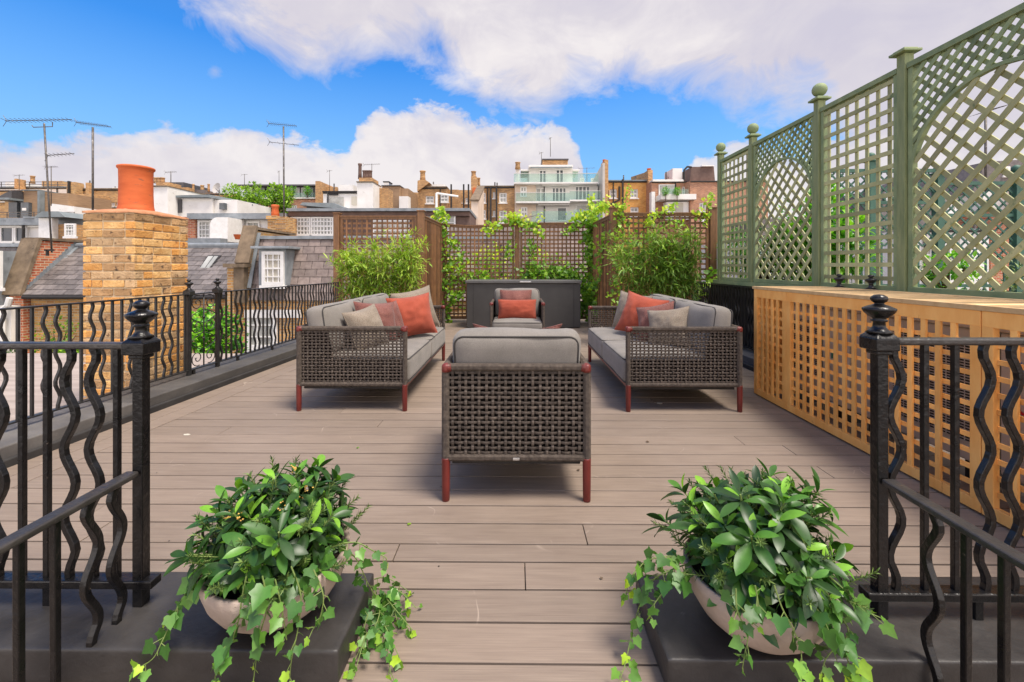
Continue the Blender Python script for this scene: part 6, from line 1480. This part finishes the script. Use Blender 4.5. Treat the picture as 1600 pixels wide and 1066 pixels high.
# ================================================================== SHRUBS AND TREES beyond
def shrub(label, c, rx, ry, rz, n, L, W_, matn, seed, t0=0, t1=1, name='bush', stem_to=None, clumps=9):
    random.seed(seed); lv, st = M(), M(); c = V(c)
    t = thing(name, label, 'bush' if name == 'bush' else 'tree', (c.x, c.y, stem_to if stem_to is not None else c.z - rz))
    cl = []
    for i in range(clumps):
        d = rdir(); cl.append((c + V((d.x * rx * .7, d.y * ry * .7, d.z * rz * .7)), ru(.35, .6), ru(-.25, .2)))
    zb = stem_to if stem_to is not None else c.z - rz
    tr = M(); fork = V((c.x, c.y, zb + (c.z - rz * .5 - zb) * .9)); tr.tube([V((c.x, c.y, zb)), V((c.x, c.y, zb)).lerp(fork, .5) + V((.03, 0, 0)), fork], [.05 * rz + .02, .045 * rz + .015, .035 * rz + .012], 8)
    for p, k, dt in cl: tr.tube([fork, fork.lerp(p, .6) + V((0, 0, -.05 * rz)), p], [.03 * rz + .008, .02 * rz + .006, .006], 6)
    for i in range(n):
        p, k, dt = random.choice(cl); d = rdir(); u = ru(.35, 1.0) ** .6
        q = p + V((d.x * rx * k, d.y * ry * k, d.z * rz * k)) * u
        lance(lv, q, (d + rdir() * .9 + V((0, 0, .1))).normalized(), UP, L * ru(.7, 1.25), W_, ru(.1, .6), .15, min(1, max(0, ru(t0, t1) + dt)), 3)
    lv.build('crown', matn, t); tr.build('trunk' if name == 'tree' else 'stems', 'bark', t, smooth=True)
# trees between the houses
shrub('larger bright green tree left of the tall aerial mast', (pX(381, 36), 36, pZ(312, 36)), 1.5, 1.3, 1.65, 2600, .30, .13, 'tree', 41, .1, 1, 'tree', -9, 16)
shrub('small bright green tree beside the tall aerial mast', (pX(433, 36), 36, pZ(315, 36)), 1.15, 1.0, 1.25, 1700, .34, .15, 'tree', 42, .1, 1, 'tree', -9, 14)
# bush seen under the left railing, lime sprigs on the flat roof edge
shrub('bright green ivy clad bush below the scroll panel of left railing', (-5.15, 7.3, -.25), .55, .45, .75, 1500, .10, .07, 'bush', 43, .15, .95, 'bush', -3)
shrub('pale green roof plant at the far left beyond the railing', (pX(2, 6.9), 6.9, pZ(560, 6.9)), .30, .2, .22, 420, .09, .02, 'hebe', 44, .3, 1, 'bush', -.9, 7)
shrub('lime green roof plant at the foot of the yellow brick wall', (pX(106, 7.0), 7.0, pZ(552, 7.0)), .36, .15, .13, 420, .08, .04, 'vine', 45, .3, 1, 'bush', -.9, 8)
shrub('sparse climber on the yellow brick wall beneath slate roof', (pX(90, 11.7), 11.7, pZ(530, 11.7)), .8, .12, .6, 260, .10, .05, 'vine', 46, .2, .8, 'bush', -3, 9)
# beyond the trellises
shrub('glossy laurel bush growing behind the green trellis', (3.95, 5.6, 1.42), .48, .55, .72, 2400, .15, .048, 'bush', 47, .1, 1, 'bush', 0, 14)
shrub('second laurel bush behind the far arched trellis panel', (3.75, 6.6, 1.35), .45, .8, .62, 1500, .14, .046, 'bush', 48, .0, .8, 'bush', 0, 12)
shrub('pale flowering herb behind the nearest arched trellis panel', (3.75, 3.05, 1.07), .34, .36, .20, 900, .05, .014, 'hebe', 49, .3, 1, 'bush', .2, 10)
shrub('low leafy plant behind the square trellis panel', (3.7, 3.75, 1.1), .22, .25, .2, 400, .06, .03, 'bush', 50, .3, 1, 'bush', .2, 8)
shrub('yellow green bush behind the left middle panel of brown trellis', (-.85, 10.1, 1.0), .75, .3, .75, 900, .12, .08, 'vine', 51, .2, 1, 'bush', -3, 12)
shrub('yellow green bush behind the right middle panel of brown trellis', (.75, 10.2, .95), .85, .3, .65, 800, .12, .08, 'vine', 52, .1, .9, 'bush', -3, 12)
shrub('bright green bush behind the right brown trellis panel', (2.5, 8.9, 1.3), .85, .4, .6, 800, .12, .08, 'vine', 53, .1, .8, 'bush', -3, 12)

# ================================================================== SKY, SUN, CAMERA
SUN = V((.32, -.22, .92)).normalized()
w = bpy.data.worlds.new('World'); SC.world = w; w.use_nodes = True; nt = w.node_tree; nt.nodes.clear()
out = nd(nt, 'OutputWorld'); bg = nd(nt, 'Background'); lk(nt, bg.outputs[0], out.inputs[0])
sky = nd(nt, 'TexSky', sky_type='NISHITA'); sky.sun_disc = False
sky.sun_elevation = math.asin(SUN.z); sky.sun_rotation = math.atan2(SUN.x, SUN.y); sky.air_density = 1.0; sky.dust_density = .3; sky.ozone_density = 3.0
tc = nd(nt, 'TexCoord'); sp = nd(nt, 'SeparateXYZ'); lk(nt, tc.outputs['Generated'], sp.inputs[0])
az = math_n(nt, 'ARCTAN2', sp.outputs[0], sp.outputs[1]); el = math_n(nt, 'ARCSINE', sp.outputs[2])
def pixdir(px, py):
    d = ray(px, py).normalized(); return math.atan2(d.x, d.y), math.asin(d.z)
def curve(pts, lo, hi):
    """cloud edge: elevation as a function of azimuth"""
    fc = nd(nt, 'FloatCurve'); cm = fc.mapping; c = cm.curves[0]
    q = sorted(((a + math.pi) / (2 * math.pi), (e - lo) / (hi - lo)) for a, e in pts)
    c.points[0].location = (0, q[0][1]); c.points[1].location = (1, q[-1][1])
    for x, y_ in q: c.points.new(x, y_)
    cm.update()
    lk(nt, math_n(nt, 'MULTIPLY_ADD', az, 1 / (2 * math.pi), .5), fc.inputs['Value'])
    return math_n(nt, 'MULTIPLY_ADD', fc.outputs[0], hi - lo, lo)
low = [pixdir(*p) for p in ((0, 238), (50, 226), (95, 208), (150, 215), (200, 210), (260, 204), (330, 208), (400, 205), (450, 216), (495, 232), (520, 243), (548, 232), (568, 200), (590, 178), (620, 168), (660, 164), (700, 172), (725, 180), (745, 190), (790, 206), (850, 202), (885, 215), (905, 240), (918, 285), (925, 400))]
low += [(pixdir(930, 0)[0], -.2), (pixdir(1040, 0)[0], -.2), pixdir(1070, 262), pixdir(1095, 240), pixdir(1130, 236), pixdir(1170, 235), pixdir(1210, 244), pixdir(1250, 234), pixdir(1320, 222), pixdir(1450, 205), pixdir(1600, 190)]
low += [(1.3, .45), (3.1, .5), (-3.1, .5), (-1.6, .45), (-1.0, .25)]
upp = [(-3.1, .9), (-1.6, 1.4), (-.75, 1.5)] + [pixdir(*p) for p in ((255, -120), (285, -10), (318, 28), (365, 48), (420, 72), (450, 86), (500, 92), (560, 92), (620, 84), (670, 86), (705, 112), (750, 142), (800, 156), (845, 164), (872, 158), (884, 138), (930, 128), (990, 124), (1040, 134), (1100, 144), (1160, 156), (1230, 160), (1290, 175), (1340, 280))] + [(1.2, -.2), (2.2, .5), (3.1, .9)]
lowE = curve(low, -.3, 1.6); uppE = curve(upp, -.3, 1.6)
mp = nd(nt, 'Mapping'); mp.inputs['Scale'].default_value = (1, 1, 1.5); lk(nt, tc.outputs['Generated'], mp.inputs[0])
def wn(scale, det, rgh=.55, dist=0.0):
    n = nd(nt, 'TexNoise'); n.inputs['Scale'].default_value = scale; n.inputs['Detail'].default_value = det; n.inputs['Roughness'].default_value = rgh; n.inputs['Distortion'].default_value = dist
    lk(nt, mp.outputs[0], n.inputs['Vector']); return n.outputs[0]
nA, nB, nC = wn(16, 7, .6, .3), wn(7, 6, .6, .6), wn(2.6, 5, .55, .5)
# lower cumulus: crisp puffy top edge
dl_ = math_n(nt, 'ADD', math_n(nt, 'SUBTRACT', lowE, el), math_n(nt, 'MULTIPLY_ADD', nA, .11, -.055))
fl = ramp(nt, math_n(nt, 'MULTIPLY_ADD', dl_, 10.0, .5), [(.42, (0, 0, 0, 1)), (.56, (.8, .8, .8, 1)), (.75, (1, 1, 1, 1))])
# upper stratus: soft ragged lower edge
du = math_n(nt, 'ADD', math_n(nt, 'SUBTRACT', el, uppE), math_n(nt, 'MULTIPLY_ADD', nB, .26, -.13))
fu = ramp(nt, math_n(nt, 'MULTIPLY_ADD', du, 5.0, .5), [(.34, (0, 0, 0, 1)), (.56, (.55, .55, .55, 1)), (.85, (1, 1, 1, 1))])
dens = math_n(nt, 'MAXIMUM', fl, fu)
# a stray wisp left of centre
wa, we = pixdir(336, 110)
dw = math_n(nt, 'SQRT', math_n(nt, 'ADD', math_n(nt, 'POWER', math_n(nt, 'SUBTRACT', az, wa), 2), math_n(nt, 'POWER', math_n(nt, 'SUBTRACT', el, we), 2)))
fw = ramp(nt, math_n(nt, 'MULTIPLY_ADD', nA, .05, math_n(nt, 'SUBTRACT', -.012, dw)), [(0.0, (0, 0, 0, 1)), (.02, (.55, .55, .55, 1))])
dens = math_n(nt, 'MAXIMUM', dens, fw)
CLD = 4.1
shade = math_n(nt, 'ADD', math_n(nt, 'ADD', math_n(nt, 'MULTIPLY', nC, .6), math_n(nt, 'MULTIPLY', nB, .4)), math_n(nt, 'MULTIPLY_ADD', fl, .10, -.035))
cc = ramp(nt, shade, [(.34, (.70 * CLD, .67 * CLD, .79 * CLD, 1)), (.48, (.80 * CLD, .76 * CLD, .83 * CLD, 1)), (.60, (.98 * CLD, .93 * CLD, .94 * CLD, 1))])
hs = nd(nt, 'HueSaturation'); hs.inputs['Saturation'].default_value = 1.1; hs.inputs['Value'].default_value = 1.1; hs.inputs['Hue'].default_value = .51; lk(nt, sky.outputs[0], hs.inputs['Color'])
tn = mixc(nt, 1.0, hs.outputs[0], (.25, .74, 1.0, 1), 'MULTIPLY')
veil = ramp(nt, el, [(.10, (.8, .8, .8, 1)), (.24, (.5, .5, .5, 1)), (.42, (0, 0, 0, 1))])
tn = mixc(nt, veil, tn, (1.6, 2.7, 3.75, 1))
back = ramp(nt, math_n(nt, 'MULTIPLY_ADD', sp.outputs[1], -1.0, .0), [(.0, (1, 1, 1, 1)), (.5, (2.4, 2.28, 2.1, 1))])  # unseen clouds behind the camera brightened as added fill for camera-facing sides
cc = mixc(nt, 1.0, cc, back, 'MULTIPLY')
lk(nt, mixc(nt, dens, tn, cc), bg.inputs['Color']); bg.inputs['Strength'].default_value = .10
sl_ = bpy.data.lights.new('sun', 'SUN'); sl_.energy = 2.3; sl_.angle = R(20); sl_.color = (1.0, .92, .82)
so = bpy.data.objects.new('sun', sl_); COL.objects.link(so); so.rotation_euler = SUN.to_track_quat('Z', 'Y').to_euler(); so.location = (6, -4, 12)
cam = bpy.data.cameras.new('camera'); cam.sensor_width = 36; cam.lens = 36 * F / 1600; cam.shift_y = -(533 - HY) / 1600; cam.clip_start = .05; cam.clip_end = 1200
co = bpy.data.objects.new('camera', cam); COL.objects.link(co); co.location = (0, 0, EYE); co.rotation_euler = (R(90), 0, YAW); SC.camera = co
SC.view_settings.view_transform = 'Standard'; SC.view_settings.look = 'None'; SC.view_settings.gamma = 1; SC.view_settings.exposure = 1.16
SC.render.resolution_x = 1024; SC.render.resolution_y = 682
SC.cycles.max_bounces = 8; SC.cycles.transparent_max_bounces = 24
SC.cycles.use_denoising = True
